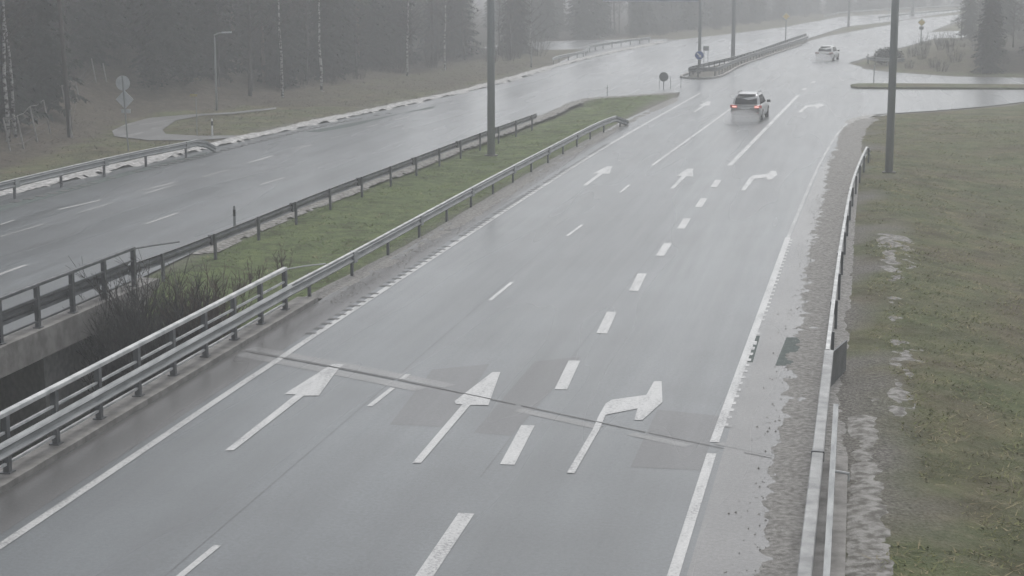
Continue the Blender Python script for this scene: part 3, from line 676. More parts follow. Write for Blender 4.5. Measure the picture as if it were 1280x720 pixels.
mast(1140.5, 20, .8, .7, 11, 'dim wide pillar behind the far centre guardrail', (-1, 1))
x, y = hit(271, 138); z = T1(x, y)
t = thing('street_lamp', (x, y, z), 'slim street lamp with a short arm beside the curved path', 'street lamp')
zt = height_at(x, y, 42)
MB().tube([(x, y, z - .3), (x, y, z + 1.5), (x, y, zt - .3), (x - .02, y, zt - .1), (x + .3, y, zt + .04), (x + .75, y, zt + .08)], [.085, .08, .055, .05, .045, .04], 8).build('pole', M['mast'], t, True)
MB().sweep([(x + .5, y, zt + .02), (x + 1.15, y, zt + .05)], [(-.1, 0), (.1, 0), (.07, .1), (-.07, .1)]).build('lamp_head', M['sign_back'], t)
x, y = hit(88, 172); z = T1(x, y)
t = thing('utility_pole', (x, y, z), 'dark leaning timber pole in front of the fence', 'pole')
zt = height_at(x, y, -40)
MB().tube([(x, y, z - .4), (x - .35, y, zt)], [.15, .10], 10).build('pole', M['wood_pole'], t, True)
MB().tube([(x + .1, y - .12, z - .2), (x + .06, y - .12, z + 1.5)], .05, 6).build('cable_guard', M['wood_grey'], t)

def disc(c, r, th, face, m, name, t, n=24):
    Mx = Matrix.Translation(c) @ Matrix.Rotation(face, 4, 'Z')
    return MB().prism([(r * math.cos(2 * math.pi * i / n), r * math.sin(2 * math.pi * i / n)) for i in range(n)], th, Mx).build(name, m, t)
def plate(c, P_, th, face, m, name, t):
    return MB().prism(P_, th, Matrix.Translation(c) @ Matrix.Rotation(face, 4, 'Z')).build(name, m, t)
def rect(w, h): return [(-w / 2, -h / 2), (w / 2, -h / 2), (w / 2, h / 2), (-w / 2, h / 2)]
def dia(r): return [(0, -r), (r, 0), (0, r), (-r, 0)]
def signpost(px, py, top, label, r=.03, cat='road sign', lean=0):
    x, y = hit(px, py); z = T1(x, y); zt = height_at(x, y, top)
    t = thing('road_sign', (x, y, z), label, cat)
    MB().tube([(x, y, z - .3), (x + lean, y, zt)], r, 8).build('post', M['mast'], t); return t, x, y, z
t, x, y, z = signpost(161, 189, 95, 'grey backs of a round sign over a diamond sign beside the left guardrail', .035, lean=-.2)
zc = height_at(x, y, 104); disc((x - .2, y + .06, zc), .37, .025, 0, M['sign_back'], 'round_panel', t)
zc = height_at(x, y, 124.5); plate((x - .14, y + .06, zc), dia(.47), .025, 0, M['sign_back'], 'diamond_panel', t)
zc = height_at(x, y, 139); plate((x - .1, y + .06, zc), rect(.5, .2), .025, 0, M['sign_back'], 'small_panel', t)
t, x, y, z = signpost(246.5, 171, 116, 'thin post with a small dull yellow plate beside the path', .025)
zc = height_at(x, y, 119); plate((x - .12, y - .04, zc), rect(.42, .14), .03, 0, M['yellow_dull'], 'plate', t)
t, x, y, z = signpost(829.5, 113, 92, 'round dark sign seen from behind on the tip of the median', .035)
zc = height_at(x, y, 96); disc((x, y - .05, zc), .36, .03, 0, M['sign_dark'], 'round_panel', t)
# gantry with keep-right sign
x, y = hit(874, 92); z = T1(x, y)
t = thing('sign_gantry', (x, y, z), 'slim gantry mast carrying a wide pale sign over the left carriageway', 'gantry')
zb = height_at(x, y, 2.2)
MB().tube([(x, y, z - .3), (x, y, zb + 2.2)], [.15, .13], 10).build('mast', M['mast'], t, True)
MB().box((x - 4.3, y, zb + 1.7), (8.6, .22, .3)).build('arm', M['mast'], t)
xa, xb = x - (874 - 755) / F * 161, x - .15
MB().box(((xa + xb) / 2, y + .17, zb + .9), (xb - xa, .08, 1.74)).build('sign_panel', M['panel'], t)
MB().box(((xa + xb) / 2, y + .17, zb + .015), (xb - xa + .04, .1, .06)).build('panel_edge', M['sign_back'], t)
t = thing('road_sign', (x, y - .2, z), 'round blue keep right sign with white arrow on the gantry mast', 'road sign')
zc = height_at(x, y, 69)
disc((x, y - .19, zc), .40, .03, 0, M['white'], 'rim', t); disc((x, y - .212, zc), .37, .02, 0, M['blue'], 'face', t)
Mx = Matrix.Translation((x, y - .228, zc)) @ Matrix.Rotation(math.radians(45), 4, 'Y')
MB().prism([(-.27, .05), (-.27, -.05), (.05, -.05), (.05, -.15), (.29, 0), (.05, .15), (.05, .05)], .016, Mx).build('arrow', M['white'], t)
MB().box((x, y - .155, zc), (.06, .05, .3)).build('bracket', M['steel_dark'], t)
# board on two posts
x, y = hit(882, 79); z = T1(x, y); zc = height_at(x, y, 60.5)
t = thing('road_sign', (x, y, z), 'small dark board on two posts inside the island loop', 'road sign')
for s in (-.18, .22): MB().tube([(x + s, y, z - .2), (x + s, y, zc + .25)], .03, 6).build('post', M['mast'], t)
MB().box((x + .02, y - .05, zc), (.56, .04, .44)).build('board', M['sign_dark'], t)
# priority signs
def priority(px, py, cy, r, label, extra):
    t, x, y, z = signpost(px, py, cy - 4, label, .07)
    zc = height_at(x, y, cy)
    plate((x, y - .09, zc), dia(r), .03, 0, M['white'], 'border', t); plate((x, y - .115, zc), dia(r * .84), .02, 0, M['yellow'], 'face', t)
    if extra: zz = height_at(x, y, extra); plate((x, y - .1, zz), rect(.55, .4), .03, 0, M['sign_dark'], 'lower_panel', t)
priority(982, 51, 20.5, .52, 'yellow diamond priority sign above the centre island rail', None)
priority(1151, 54, 28, .52, 'yellow diamond priority sign above a small plate by the slip road', 35)
# thin post on the side road island, delineators
t, x, y, z = signpost(1092, 107, 82, 'lone thin post on the side road splitter island', .035, cat='post'); 
zc = height_at(x, y, 84); MB().box((x + .03, y, zc), (.06, .3, .3)).build('panel', M['sign_back'], t)
def delineator(px, py, h, label, r=.05, m='white'):
    x, y = hit(px, py); z = T1(x, y); t = thing('delineator_post', (x, y, z), label, 'marker post', 'roadside marker posts')
    MB().tube([(x, y, z - .2), (x, y, z + h * .62)], r, 8).build('post', M[m], t)
    MB().tube([(x, y, z + h * .62), (x, y, z + h * .86)], r * 1.02, 8).build('band', M['black'], t)
    MB().tube([(x, y, z + h * .86), (x, y, z + h)], [r, r * .7], 8).build('cap', M[m], t)
delineator(265.5, 171, 1.0, 'white marker post with black band at the end of the left guardrail', .055)
delineator(759, 121, .85, 'thin grey stake on the far left edge of the median', .025, 'mast')
delineator(838, 112, 1.0, 'slim stake just right of the round dark sign', .018, 'mast')
delineator(824, 112.5, .8, 'slim stake just left of the round dark sign', .016, 'mast')
delineator(851, 111, 1.1, 'tallest slim stake between the median tip and the island nose', .022, 'mast')
delineator(293.5, 291, .95, 'marker post rising over the dark median guardrail', .05, 'mast')

# fence on the bank
FP = [((14, 190), 40, (-1.2)), ((31, 187), 40, -1), ((48, 178), 43, -1), ((64, 167), 40, -.6), ((92, 173), 62, -.8), ((99, 120), 20, -.3), ((121, 103), 28, -.2), ((134, 103), 22, -.3)]
loc = [hit(*p[0]) for p in FP]
t = thing('fence', (loc[0][0], loc[0][1], T1(*loc[0])), 'sagging wire fence with leaning posts climbing the wooded bank', 'fence')
tops = []
for (p, h, dx), (x, y) in zip(FP, loc):
    z = T1(x, y); hh = h / F * math.hypot(x, y) * 1.02; lean = h * .2 / F * math.hypot(x, y) * -1
    MB().tube([(x, y, z - .3), (x + lean, y, z + hh)], [.05, .04], 6).build('post', M['wood_grey'], t); tops.append((x + lean, y, z + hh))
for i in range(len(tops) - 1):
    if i in (0, 1, 2, 4):
        MB().tube([tops[i], tuple((tops[i][k] + tops[i + 1][k]) / 2 - (.12 if k == 2 else 0) for k in range(3)), tops[i + 1]], .013, 4).build('top_wire', M['wood_grey'], t)
    g0, g1 = loc[i], loc[i + 1]
    w = MB()
    for f_ in (.2, .4, .6, .8):
        a = (g0[0] + (tops[i][0] - g0[0]) * f_, g0[1], T1(*g0) + (tops[i][2] - T1(*g0)) * f_); b_ = (g1[0] + (tops[i + 1][0] - g1[0]) * f_, g1[1], T1(*g1) + (tops[i + 1][2] - T1(*g1)) * f_)
        w.tube([a, b_], .006, 3, False)
    w.build('wire_mesh', M['steel_dark'], t)

# ------------------------------------------------------------------ vehicles
def car(loc, rz, L, W, Ht, paint, label, suv, name='car', lit=True):
    t = thing(name, (0, 0, 0), label, 'car')
    hw = W / 2; gc = .22; belt = Ht * .60
    # body: rings from tail (y=-L/2) to nose, each a half outline mirrored
    st = [(-.5, .90, .42, .82), (-.492, .95, .34, .97), (-.47, .985, .28, 1.0), (-.40, 1.0, gc + .02, 1.02), (-.2, 1.0, gc, 1.01), (.1, 1.0, gc, 1.0), (.24, .99, gc, .97), (.40, .97, gc + .02, .86), (.47, .90, .28, .76), (.495, .78, .34, .66)]
    b = MB(); vs = []; fs = []; n = 12
    for yy, wk, zb_, bk in st:
        tz = belt * bk; w = hw * wk
        half = [(w * .55, zb_), (w * .93, zb_ + .04), (w, zb_ + .2), (w, zb_ + (tz - zb_) * .62), (w * .965, tz - .06), (w * .86, tz)]
        ring = [(-a, c) for a, c in half] [::-1] + half
        ring = half + [(-a, c) for a, c in reversed(half)]
        vs += [(a, yy * L, c) for a, c in ring]
    for i in range(len(st) - 1):
        for k_ in range(n):
            q = (k_ + 1) % n; fs.append((i * n + k_, i * n + q, (i + 1) * n + q, (i + 1) * n + k_))
    fs.append(tuple(range(n))); fs.append(tuple((len(st) - 1) * n + k_ for k_ in range(n))[::-1]); b.add(vs, fs)
    body = b.build('body', paint, t, True, True)
    # cabin: painted pillars and roof
    yr = -.475 if suv else -.40; yrt = -.40 if suv else -.30
    c = MB(); lowz, topz = belt - .05, Ht
    rings = [(lowz, hw * .88, yr * L, .22 * L), (belt + (Ht - belt) * .55, hw * .80, (yr + .03) * L, .13 * L), (Ht - .10, hw * .72, (yrt + .01) * L, .05 * L), (Ht - .02, hw * .62, (yrt + .05) * L, .01 * L), (Ht, hw * .48, (yrt + .10) * L, -.04 * L)]
    vs = []
    for z_, w, ya, yb in rings:
        vs += [(-w * .86, ya, z_), (w * .86, ya, z_), (w, ya + .18, z_), (w, yb - .18, z_), (w * .86, yb, z_), (-w * .86, yb, z_), (-w, yb - .18, z_), (-w, ya + .18, z_)]
    fs = []
    for i in range(4):
        for k_ in range(8): q = (k_ + 1) % 8; fs.append((i * 8 + k_, i * 8 + q, (i + 1) * 8 + q, (i + 1) * 8 + k_))
    fs.append(tuple(32 + k_ for k_ in range(8))); c.add(vs, fs); c.build('cabin', paint, t, True, True)
    # glass panes laid just outside the cabin skin
    def pane(q, name):
        g = MB(); n_ = (Vector(q[1]) - Vector(q[0])).cross(Vector(q[2]) - Vector(q[0])).normalized()
        o = [Vector(p) + n_ * .012 for p in q] + [Vector(p) - n_ * .012 for p in q]; m_ = len(q)
        g.add(o, [tuple(range(m_)), tuple(range(2 * m_ - 1, m_ - 1, -1))] + [(k_, k_ + m_, (k_ + 1) % m_ + m_, (k_ + 1) % m_) for k_ in range(m_)])
        return g.build(name, M['glass'], t, False, True)
    r0, r1, r2 = rings[0], rings[1], rings[2]
    zA, zB = belt + .04, Ht - .13
    pane([(-hw * .72, (yr + .002) * L - .02, zA), (hw * .72, (yr + .002) * L - .02, zA), (hw * .68, (yr + .03) * L - .02, r1[0]), (hw * .60, (yrt + .008) * L - .03, zB), (-hw * .60, (yrt + .008) * L - .03, zB), (-hw * .68, (yr + .03) * L - .02, r1[0])], 'rear_window')
    for s in (-1, 1):
        for ya, yb, yc, yd in ((yr + .07, yr + .24, yrt + .19, yrt + .05), (yr + .26, yr + .46, yrt + .36, yrt + .21), (yr + .48, .17, -.01, yrt + .38)):
            q = [(s * hw * .893, ya * L, zA), (s * hw * .893, yb * L, zA), (s * hw * .735, yc * L, zB), (s * hw * .735, yd * L, zB)]
            pane(q if s > 0 else q[::-1], 'side_window')
    pane([(hw * .74, .222 * L, zA), (-hw * .74, .222 * L, zA), (-hw * .60, .056 * L, zB), (hw * .60, .056 * L, zB)], 'windscreen')
    # rear details
    yb = -.5 * L
    MB().box((0, yb - .02, .50), (W * .86, .10, .24)).build('bumper', M['black'] if suv else paint, t, False, True)
    MB().box((0, yb - .012, belt * .80), (.52, .02, .115)).build('number_plate', M['plate'], t, False, True)
    MB().box((0, yb + .0, belt * .93), (W * .52, .03, .05)).build('trim_strip', M['steel_dark'], t, False, True)
    for s in (-1, 1):
        MB().sweep([(s * hw * .56, yb - .005, belt * .87), (s * hw * .80, yb + .01, belt * .88), (s * hw * .985, yb + .16, belt * .88)], [(-.05, -.085), (.05, -.085), (.05, .10), (-.05, .10)]).build('tail_light', M['tail'] if lit else M['tail_off'], t, False, True)
        if lit: MB().box((s * hw * .72, yb - .055, belt * .885), (.26, .03, .07)).build('tail_bulb', M['tail_hot'], t, False, True)
        MB().box((s * hw * .80, yb - .06, .52), (.16, .04, .05)).build('reflector', M['tail_off'], t, False, True)
        mi = MB().box((s * (hw + .09), .14 * L, belt + .06), (.22, .12, .15)); mi.build('mirror', M['black'], t, False, True)
        if suv: MB().tube([(s * hw * .64, yrt * L + .35, Ht - .01), (s * hw * .64, yrt * L + .5, Ht + .05), (s * hw * .64, 0, Ht + .05), (s * hw * .64, .15, Ht)], .02, 6).build('roof_rail', M['steel_dark'], t, False, True)
        for yy in (-.30, .30):
            wh = MB(); R_ = .36 if suv else .32
            wh.tube([(s * (hw - .20), yy * L, R_), (s * (hw + .01), yy * L, R_)], R_, 20); w_ = wh.build('wheel', M['tyre'], t, False, True)
            MB().tube([(s * (hw - .02), yy * L, R_), (s * (hw + .022), yy * L, R_)], R_ * .62, 16).build('rim', M['rim'], w_, False, True)
    MB().box((0, yrt * L + .06, Ht - .05), (W * .58, .22, .035)).build('spoiler', paint, t, False, True)
    t.location = loc; t.rotation_euler.z = rz; return t
x, y = G(935, 152); car((x, y + 2.3, .01), -.07, 4.6, 1.86, 1.66, M['car_silver'], 'silver SUV driving away with lit red tail lamps in the middle lane', True)
x, y = G(1034, 76.5); car((x, y + 2.1, .01), -.16, 4.3, 1.80, 1.5, M['car_white'], 'distant pale hatchback driving away beyond the junction', False, lit=False)

# ------------------------------------------------------------------ vegetation
def tri_mesh(name, tris, m, parent):
    V = np.array(tris, float).reshape(-1, 3); return npmesh(name, V, np.arange(len(V)).reshape(-1, 3), m, parent)
def make_spruce(seed, h, R, z0, label, group, needle='needles', bark='bark', dens=1.0, name='spruce_tree', cat='spruce'):
    r = random.Random(seed); t = thing(name, (0, -400, 0), label, cat, group)
    tr = MB(); tr.tube([(0, 0, -.5), (.03, 0, h * .3), (0, .03, h * .7), (0, 0, h)], [.19, .15, .08, .015], 7)
    tris = []; z = z0
    while z < h - .2:
        f = (z - z0) / (h - z0); Lb = R * (1 - f) ** .75 * r.uniform(.72, 1.12) + .12; nb = max(5, int((7 + 4 * (1 - f)) * dens))
        a0 = r.uniform(0, 6.28)
        for k in range(nb):
            if r.random() < .13: continue
            a = a0 + 6.283 * k / nb + r.uniform(-.25, .25); l = Lb * r.uniform(.55, 1.15); droop = r.uniform(.18, .45)
            ca, sa = math.cos(a), math.sin(a)
            tr.tube([(0, 0, z), (ca * l * .5, sa * l * .5, z - droop * l * .35), (ca * l * .85, sa * l * .85, z - droop * l * .7)], [.02, .012, .005], 3, False)
            ns = max(3, int(l * 5.5))
            for q in range(ns):
                u = (q + r.uniform(.2, .9)) / ns; x, y, zz = ca * l * u, sa * l * u, z - droop * l * u * (.5 + .5 * u) + r.uniform(-.05, .05)
                for s in range(3):
                    b = a + r.choice((-1, 1)) * r.uniform(.3, 1.4); w = (.32 + .40 * (1 - u)) * r.uniform(.7, 1.2) * (.5 + .5 * min(1, l))
                    dx, dy = math.cos(b) * w, math.sin(b) * w; px, py = -math.sin(b) * w * .32, math.cos(b) * w * .32
                    tris.append(((x - px, y - py, zz), (x + px, y + py, zz + .02), (x + dx, y + dy, zz - w * r.uniform(.15, .9))))
        z += r.uniform(.26, .42) * (1 - .3 * f)
    tr.build('trunk', M[bark], t, False, True); tri_mesh('crown', tris, M[needle], t); return t
def make_bare(seed, h, bark, twig, label, group, name='bare_tree', cat='tree', r0=.13, z0=.25, dens=1.0):
    r = random.Random(seed); t = thing(name, (0, -400, 0), label, cat, group)
    tr = MB(); P_ = [(0, 0, -.5)]; x = y = 0; n = 7
    for i in range(1, n + 1): x += r.uniform(-.12, .12); y += r.uniform(-.12, .12); P_.append((x, y, h * i / n))
    tr.tube(P_, [r0 * (1 - .9 * i / n) + .01 for i in range(n + 1)], 8); tr.build('trunk', M[bark], t, True, True)
    cr = MB()
    def at(z):
        i = min(n - 1, max(0, int(z / h * n))); f = z / h * n - i; a = P_[i] if i else (0, 0, 0); b = P_[i + 1]; return Vector([a[k] + (b[k] - a[k]) * f for k in range(3)])
    for _ in range(int(34 * dens)):
        z = h * r.uniform(z0, .97); p = at(z); a = r.uniform(0, 6.28); l = (h * .26) * (1.12 - z / h) * r.uniform(.6, 1.25) + .3; el = r.uniform(.45, .9)
        d = Vector((math.cos(a), math.sin(a), el)).normalized(); q1 = p + d * l * .5; q2 = q1 + (d + Vector((0, 0, r.uniform(-.1, .35)))).normalized() * l * .5
        cr.tube([p, q1, q2], [.03, .018, .006], 4, False)
        for k in range(int(9 * dens)):
            u = r.uniform(.25, 1); s = p.lerp(q1, u * 2) if u < .5 else q1.lerp(q2, u * 2 - 1)
            e = (d + Vector((r.uniform(-.9, .9), r.uniform(-.9, .9), r.uniform(-.5, .6)))).normalized(); ll = l * r.uniform(.15, .4)
            m1 = s + e * ll * .6; m2 = m1 + (e + Vector((r.uniform(-.4, .4), r.uniform(-.4, .4), r.uniform(-.5, .1)))).normalized() * ll * .5
            cr.tube([s, m1, m2], [.010, .007, .004], 3, False)
            for _k in range(2):
                e2 = (e + Vector((r.uniform(-1, 1), r.uniform(-1, 1), r.uniform(-.6, .4)))).normalized(); cr.tube([m1, m1 + e2 * ll * .6], [.006, .003], 3, False)
    cr.build('crown', M[twig], t, False, True); return t
def make_shrub(seed, h, w, twig, label, group, stems=26, name='bare_shrub', cat='shrub', thick=1.0):
    r = random.Random(seed); t = thing(name, (0, -400, 0), label, cat, group); b = MB(); c = MB()
    for _ in range(stems):
        a = r.uniform(0, 6.28); rad = w * .28 * r.random() ** .5; s = Vector((math.cos(a) * rad, math.sin(a) * rad, -.15)); lean = r.uniform(0, .5)
        d = Vector((math.cos(a) * lean, math.sin(a) * lean, 1)).normalized(); l = h * r.uniform(.55, 1.05)
        m1 = s + d * l * .5; m2 = m1 + (d + Vector((r.uniform(-.2, .2), r.uniform(-.2, .2), 0))).normalized() * l * .55
        b.tube([s, m1, m2], [.016 * thick, .011 * thick, .004 * thick], 4, False)
        for k in range(8):
            u = r.uniform(.15, .95); p = s.lerp(m1, u * 2) if u < .5 else m1.lerp(m2, u * 2 - 1)
            e = (d + Vector((r.uniform(-.9, .9), r.uniform(-.9, .9), r.uniform(-.2, .5)))).normalized(); ll = l * r.uniform(.12, .38)
            c.tube([p, p + e * ll * .6, p + e * ll + Vector((0, 0, ll * .12))], [.007 * thick, .005 * thick, .003 * thick], 3, False)
            for _k in range(2):
                e2 = (e + Vector((r.uniform(-.8, .8), r.uniform(-.8, .8), r.uniform(-.3, .5)))).normalized(); c.tube([p + e * ll * .5, p + e * ll * .5 + e2 * ll * .5], [.005 * thick, .003 * thick], 3, False)
    b.build('stems', M[twig], t, False, True); c.build('twigs', M[twig], t, False, True); return t
def make_bush(seed, h, w, label, group, name='evergreen_bush', cat='bush', n=900, m='needles'):
    r = random.Random(seed); t = thing(name, (0, -400, 0), label, cat, group); tris = []
    lob = [(r.uniform(-.3, .3) * w, r.uniform(-.25, .25) * w, h * r.uniform(.3, .62), r.uniform(.28, .5)) for _ in range(7)]
    for _ in range(n):
        cx, cy, cz, rr = r.choice(lob); a = r.uniform(0, 6.28); e = r.uniform(-1, 1); q = r.uniform(.5, 1.05)
        p = Vector((cx + math.cos(a) * math.sqrt(1 - e * e) * rr * w * q, cy + math.sin(a) * math.sqrt(1 - e * e) * rr * w * q, max(.02, cz + e * rr * h * .9 * q)))
        d = [Vector((r.uniform(-1, 1), r.uniform(-1, 1), r.uniform(-.4, 1))) * .17 for _ in range(2)]; tris.append((p, p + d[0], p + d[1]))
    MB().tube([(0, 0, -.2), (0, 0, h * .6)], [.08, .03], 6).build('stem', M['bark'], t, False, True); tri_mesh('foliage', tris, M[m], t); return t
used = set()
def put(proto, x, y, s, rz=None, label=None, group=None, z=None):
    o = proto if proto.name not in used else copy_tree(proto); used.add(proto.name)
    o.location = (x, y, T1(x, y) - .05 if z is None else z); o.scale = (s, s, s * random.uniform(.92, 1.1)); o.rotation_euler.z = random.uniform(0, 6.28) if rz is None else rz
    if label: o['label'] = label
    if group: o['group'] = group
    return o
LB = {'bank': ('dark green spruce in the dim wood behind the bank on the left', 'spruces in the wood on the left'),
      'mid': ('misty spruce in the wood along the far edge of the left carriageway', 'spruces along the left carriageway'),
      'far': ('pale fogged spruce on the horizon where the road bends right', 'spruces on the horizon'),
      'right': ('blurred grey conifer in the clump beyond the side road', 'conifers right of the junction')}
SP = {k: [make_spruce(100 + i + 10 * j, hh, R_, z0_, *LB[k]) for i, (hh, R_, z0_) in enumerate(((12, 2.1, .5), (15, 2.5, .8), (10, 1.9, .4)))] for j, k in enumerate(LB)}
PN = [make_spruce(180 + i, 16, 1.9, 6.0, 'straight brown pine trunk with a high crown in the left wood', 'pines in the wood on the left', 'needles2', 'bark_pine', .8, 'pine_tree', 'pine') for i in range(2)]
BT = {k: [make_bare(200 + i + 7 * j, hh, 'bark_grey', 'twig', lab, grp, dens=1.2) for i, hh in enumerate((9, 11, 8))] for j, (k, lab, grp) in enumerate((
    ('bank', 'thin bare grey tree at the edge of the left wood', 'bare trees at the left wood edge'), ('far', 'fogged bare tree at the forest edge far beyond the roads', 'bare trees at the far forest edge'), ('right', 'bare thin tree among the conifers right of the junction', 'bare trees right of the junction')))}
BI = [make_bare(300 + i, 11, 'birch', 'twig', 'white birch trunk in front of the dark left wood', 'birches at the left wood edge', 'birch_tree', 'birch', .10, .3) for i in range(3)]
SHB = {k: [make_shrub(400 + i + 9 * j, hh, 2.6, 'twig', lab, grp) for i, hh in enumerate((1.8, 2.6, 1.4))] for j, (k, lab, grp) in enumerate((
    ('bank', 'leafless brown shrub in the undergrowth of the left wood', 'undergrowth shrubs of the left wood'), ('far', 'leafless shrub at the foot of the fogged forest edge', 'shrubs at the far forest edge'), ('right', 'leafless shrub on the rough ground right of the junction', 'shrubs right of the junction')))}
def inframe(x, y, m=4): 
    return -(y * .53) - m < x < y * .098 + m
def scatter(n, region, mind, cap=6000):
    pts = []; k = 0
    while len(pts) < n and k < cap:
        k += 1; x, y = region()
        if not inframe(x, y) or any((x - a) ** 2 + (y - b) ** 2 < mind * mind for a, b in pts): continue
        pts.append((x, y))
    return pts
HILLn = np.array(HILL)
def hill_d(x, y): return float(dpoly(np.array([x]), np.array([y]), HILL, True)[0]) if bool(inpoly(np.array([x]), np.array([y]), HILL)[0]) else -1
def reg_bank(dmin, dmax, y0=62, y1=176):
    def f():
        while True:
            x, y = random.uniform(-80, -36), random.uniform(y0, y1); d = hill_d(x, y)
            if d < 0: continue
            e = dmin + (4.5 if 95 < y < 112 else .6 if y < 112 else 0)
            if e < d < dmax: return x, y
    return f
for i, (x, y) in enumerate(scatter(135, reg_bank(2.5, 30), 1.5)): put(SP['bank'][i % 3], x, y, random.uniform(.8, 1.15))
for i, (x, y) in enumerate(scatter(22, reg_bank(3, 24), 3)): put(PN[i % 2], x, y, random.uniform(.85, 1.1))
for i, (x, y) in enumerate(scatter(40, reg_bank(1.2, 14), 1.5)): put(BT['bank'][i % 3], x, y, random.uniform(.7, 1.1))
for i, (x, y) in enumerate(scatter(70, reg_bank(1.0, 12), 1.1)): put(SHB['bank'][i % 3], x, y, random.uniform(.6, 1.1))
def leftd(x, y): return float(dpoly(np.array([x]), np.array([y]), lfar)[0])
LP = lfar + [(200, 900), (-600, 900), (-600, 0)]
def reg_left(dmin, dmax, y0, y1, x0=-170, x1=30):
    def f():
        while True:
            x, y = random.uniform(x0, x1), random.uniform(y0, y1)
            if not bool(inpoly(np.array([x]), np.array([y]), LP)[0]) or bool(inpoly(np.array([x]), np.array([y]), LSIDE)[0]): continue
            if dmin < leftd(x, y) < dmax: return x, y
    return f
LS = LSIDE
def clear(pts, d=3): return [(x, y) for x, y in pts if float(dpoly(np.array([x]), np.array([y]), LS, True)[0]) > d and not bool(inpoly(np.array([x]), np.array([y]), LS)[0])]
for i, (x, y) in enumerate(clear(scatter(72, reg_left(9, 55, 172, 300, -130, -5), 2.6))): put(SP['mid'][i % 3], x, y, random.uniform(.75, 1.1))
for i, (x, y) in enumerate(scatter(58, reg_left(8, 30, 300, 470, -110, 40), 3.2)): put(SP['far'][i % 3], x, y, random.uniform(.7, 1.1))
for i, (x, y) in enumerate(clear(scatter(45, reg_left(6, 22, 170, 420, -110, 40), 3))): put(BT['far'][i % 3], x, y, random.uniform(.6, 1.0))
for i, (x, y) in enumerate(clear(scatter(60, reg_left(5.5, 14, 170, 420, -110, 40), 2))): put(SHB['far'][i % 3], x, y, random.uniform(.7, 1.2))
def reg_right():
    while True:
        x, y = random.uniform(6, 52), random.uniform(158, 345)
        p = proj(x, y, 0)
        if p[0] > 1196 - (40 if p[1] < 40 else 0) * 0 and bool(inpoly(np.array([x]), np.array([y]), RMOUND)[0]): return x, y
def reg_right2():
    while True:
        x, y = random.uniform(16, 70), random.uniform(250, 430); p = proj(x, y, 0)
        if 1222 < p[0] < 1330 and p[1] < 38: return x, y
for i, (x, y) in enumerate(scatter(20, reg_right, 2.2)): put(SP['right'][i % 3], x, y, random.uniform(.55, .9))
for i, (x, y) in enumerate(scatter(15, reg_right2, 2.5)): put(SP['right'][i % 3], x, y, random.uniform(.6, .9))
for i, (x, y) in enumerate(scatter(14, reg_right, 2)): put(BT['right'][i % 3], x, y, random.uniform(.5, .8))
def reg_r3():
    while True:
        p = (random.uniform(1100, 1290), random.uniform(55, 92)); x, y = G(*p)
        if bool(inpoly(np.array([x]), np.array([y]), RMOUND)[0]) and p[0] > 1110 + (80 - p[1]) * .6: return x, y
for i, (x, y) in enumerate(scatter(42, reg_r3, 1.2)): put(SHB['right'][i % 3], x, y, random.uniform(.35, .75))
# single trees and bushes that stand out
for i, (px, py, s, lab) in enumerate(((10, 178, 1.0, 'leaning white birch at the far left end of the wood'), (20, 172, .9, 'second pale birch just right of the leftmost birch'), (353, 122, 1.0, 'bright white birch trunk above the brown verge'),
    (402, 114, 1.05, 'white birch with dark scars standing on a scrap of snow'), (509, 95, .9, 'faint birch trunk in the middle of the misty wood edge'), (556, 88, .9, 'faint birch trunk left of the median lamp mast'), (664, 84, .8, 'pale birch right of the median lamp mast'))):
    x, y = hit(px, py); put(BI[i % 3], x, y, s, label=lab, group='')
    if i == 3: mound('old_snow', [(x - 1.3, y - .3), (x + 1.4, y - .2)], 1.2, .25, .7, 90, M['snow'], .2, onground=True)
x, y = hit(1102, 81); bs = make_bush(500, 1.9, 2.3, 'rounded dark evergreen bush at the corner of the junction', '', n=1500); put(bs, x, y + .8, 1.0, .3)
x, y = hit(1113, 80); bs = make_bush(501, 1.7, 2.4, 'dark bush behind the lamp mast beside the rounded corner bush', '', n=1300); put(bs, x, y + 1.0, 1.0, 1.3)
x, y = hit(195, 100); 
for q, (px, py, lab) in enumerate(((197, 112, 'dark low juniper at the top of the brown slope'), (232, 108, 'dark juniper in the hollow above the path'))):
    x, y = hit(px, py); put(make_bush(510 + q, 2.4, 2.4, lab, '', n=1000, name='juniper_bush', cat='juniper'), x, y, 1.0)
# shrubs in the gap between the bridges
for q, (x, y, h, w, st, lab) in enumerate(((-18.1, 42.9, 3.1, 2.6, 120, 'dense bare thicket filling the gap between the two bridges'), (-19.0, 43.3, 2.9, 2.0, 100, 'bare grey thicket against the left bridge abutment'),
    (-17.0, 43.4, 2.3, 1.9, 60, 'reddish bare shrub at the right end of the bridge gap'), (-19.2, 44.2, 3.2, 1.2, 16, 'tall thin twigs poking up through the left bridge railing'), (-17.7, 41.2, 2.8, 2.2, 90, 'lower bare thicket deep in the bridge gap'))):
    s_ = make_shrub(600 + q, h, w, 'twig_red' if q == 2 else 'twig_dark', lab, '', st, 'thicket', 'thicket', 1.5)
    put(s_, x, y, 1.0, 0, z=T1(x, y))
x, y = G(79, 500, -3.6); x = -19.1
jt = make_spruce(700, 1.9, .32, .1, 'small narrow cone shaped conifer beside the bridge abutment', '', 'needles', 'bark', 1.1, 'small_conifer', 'conifer'); put(jt, x, 39.4, 1.0, z=T1(x, 39.4))
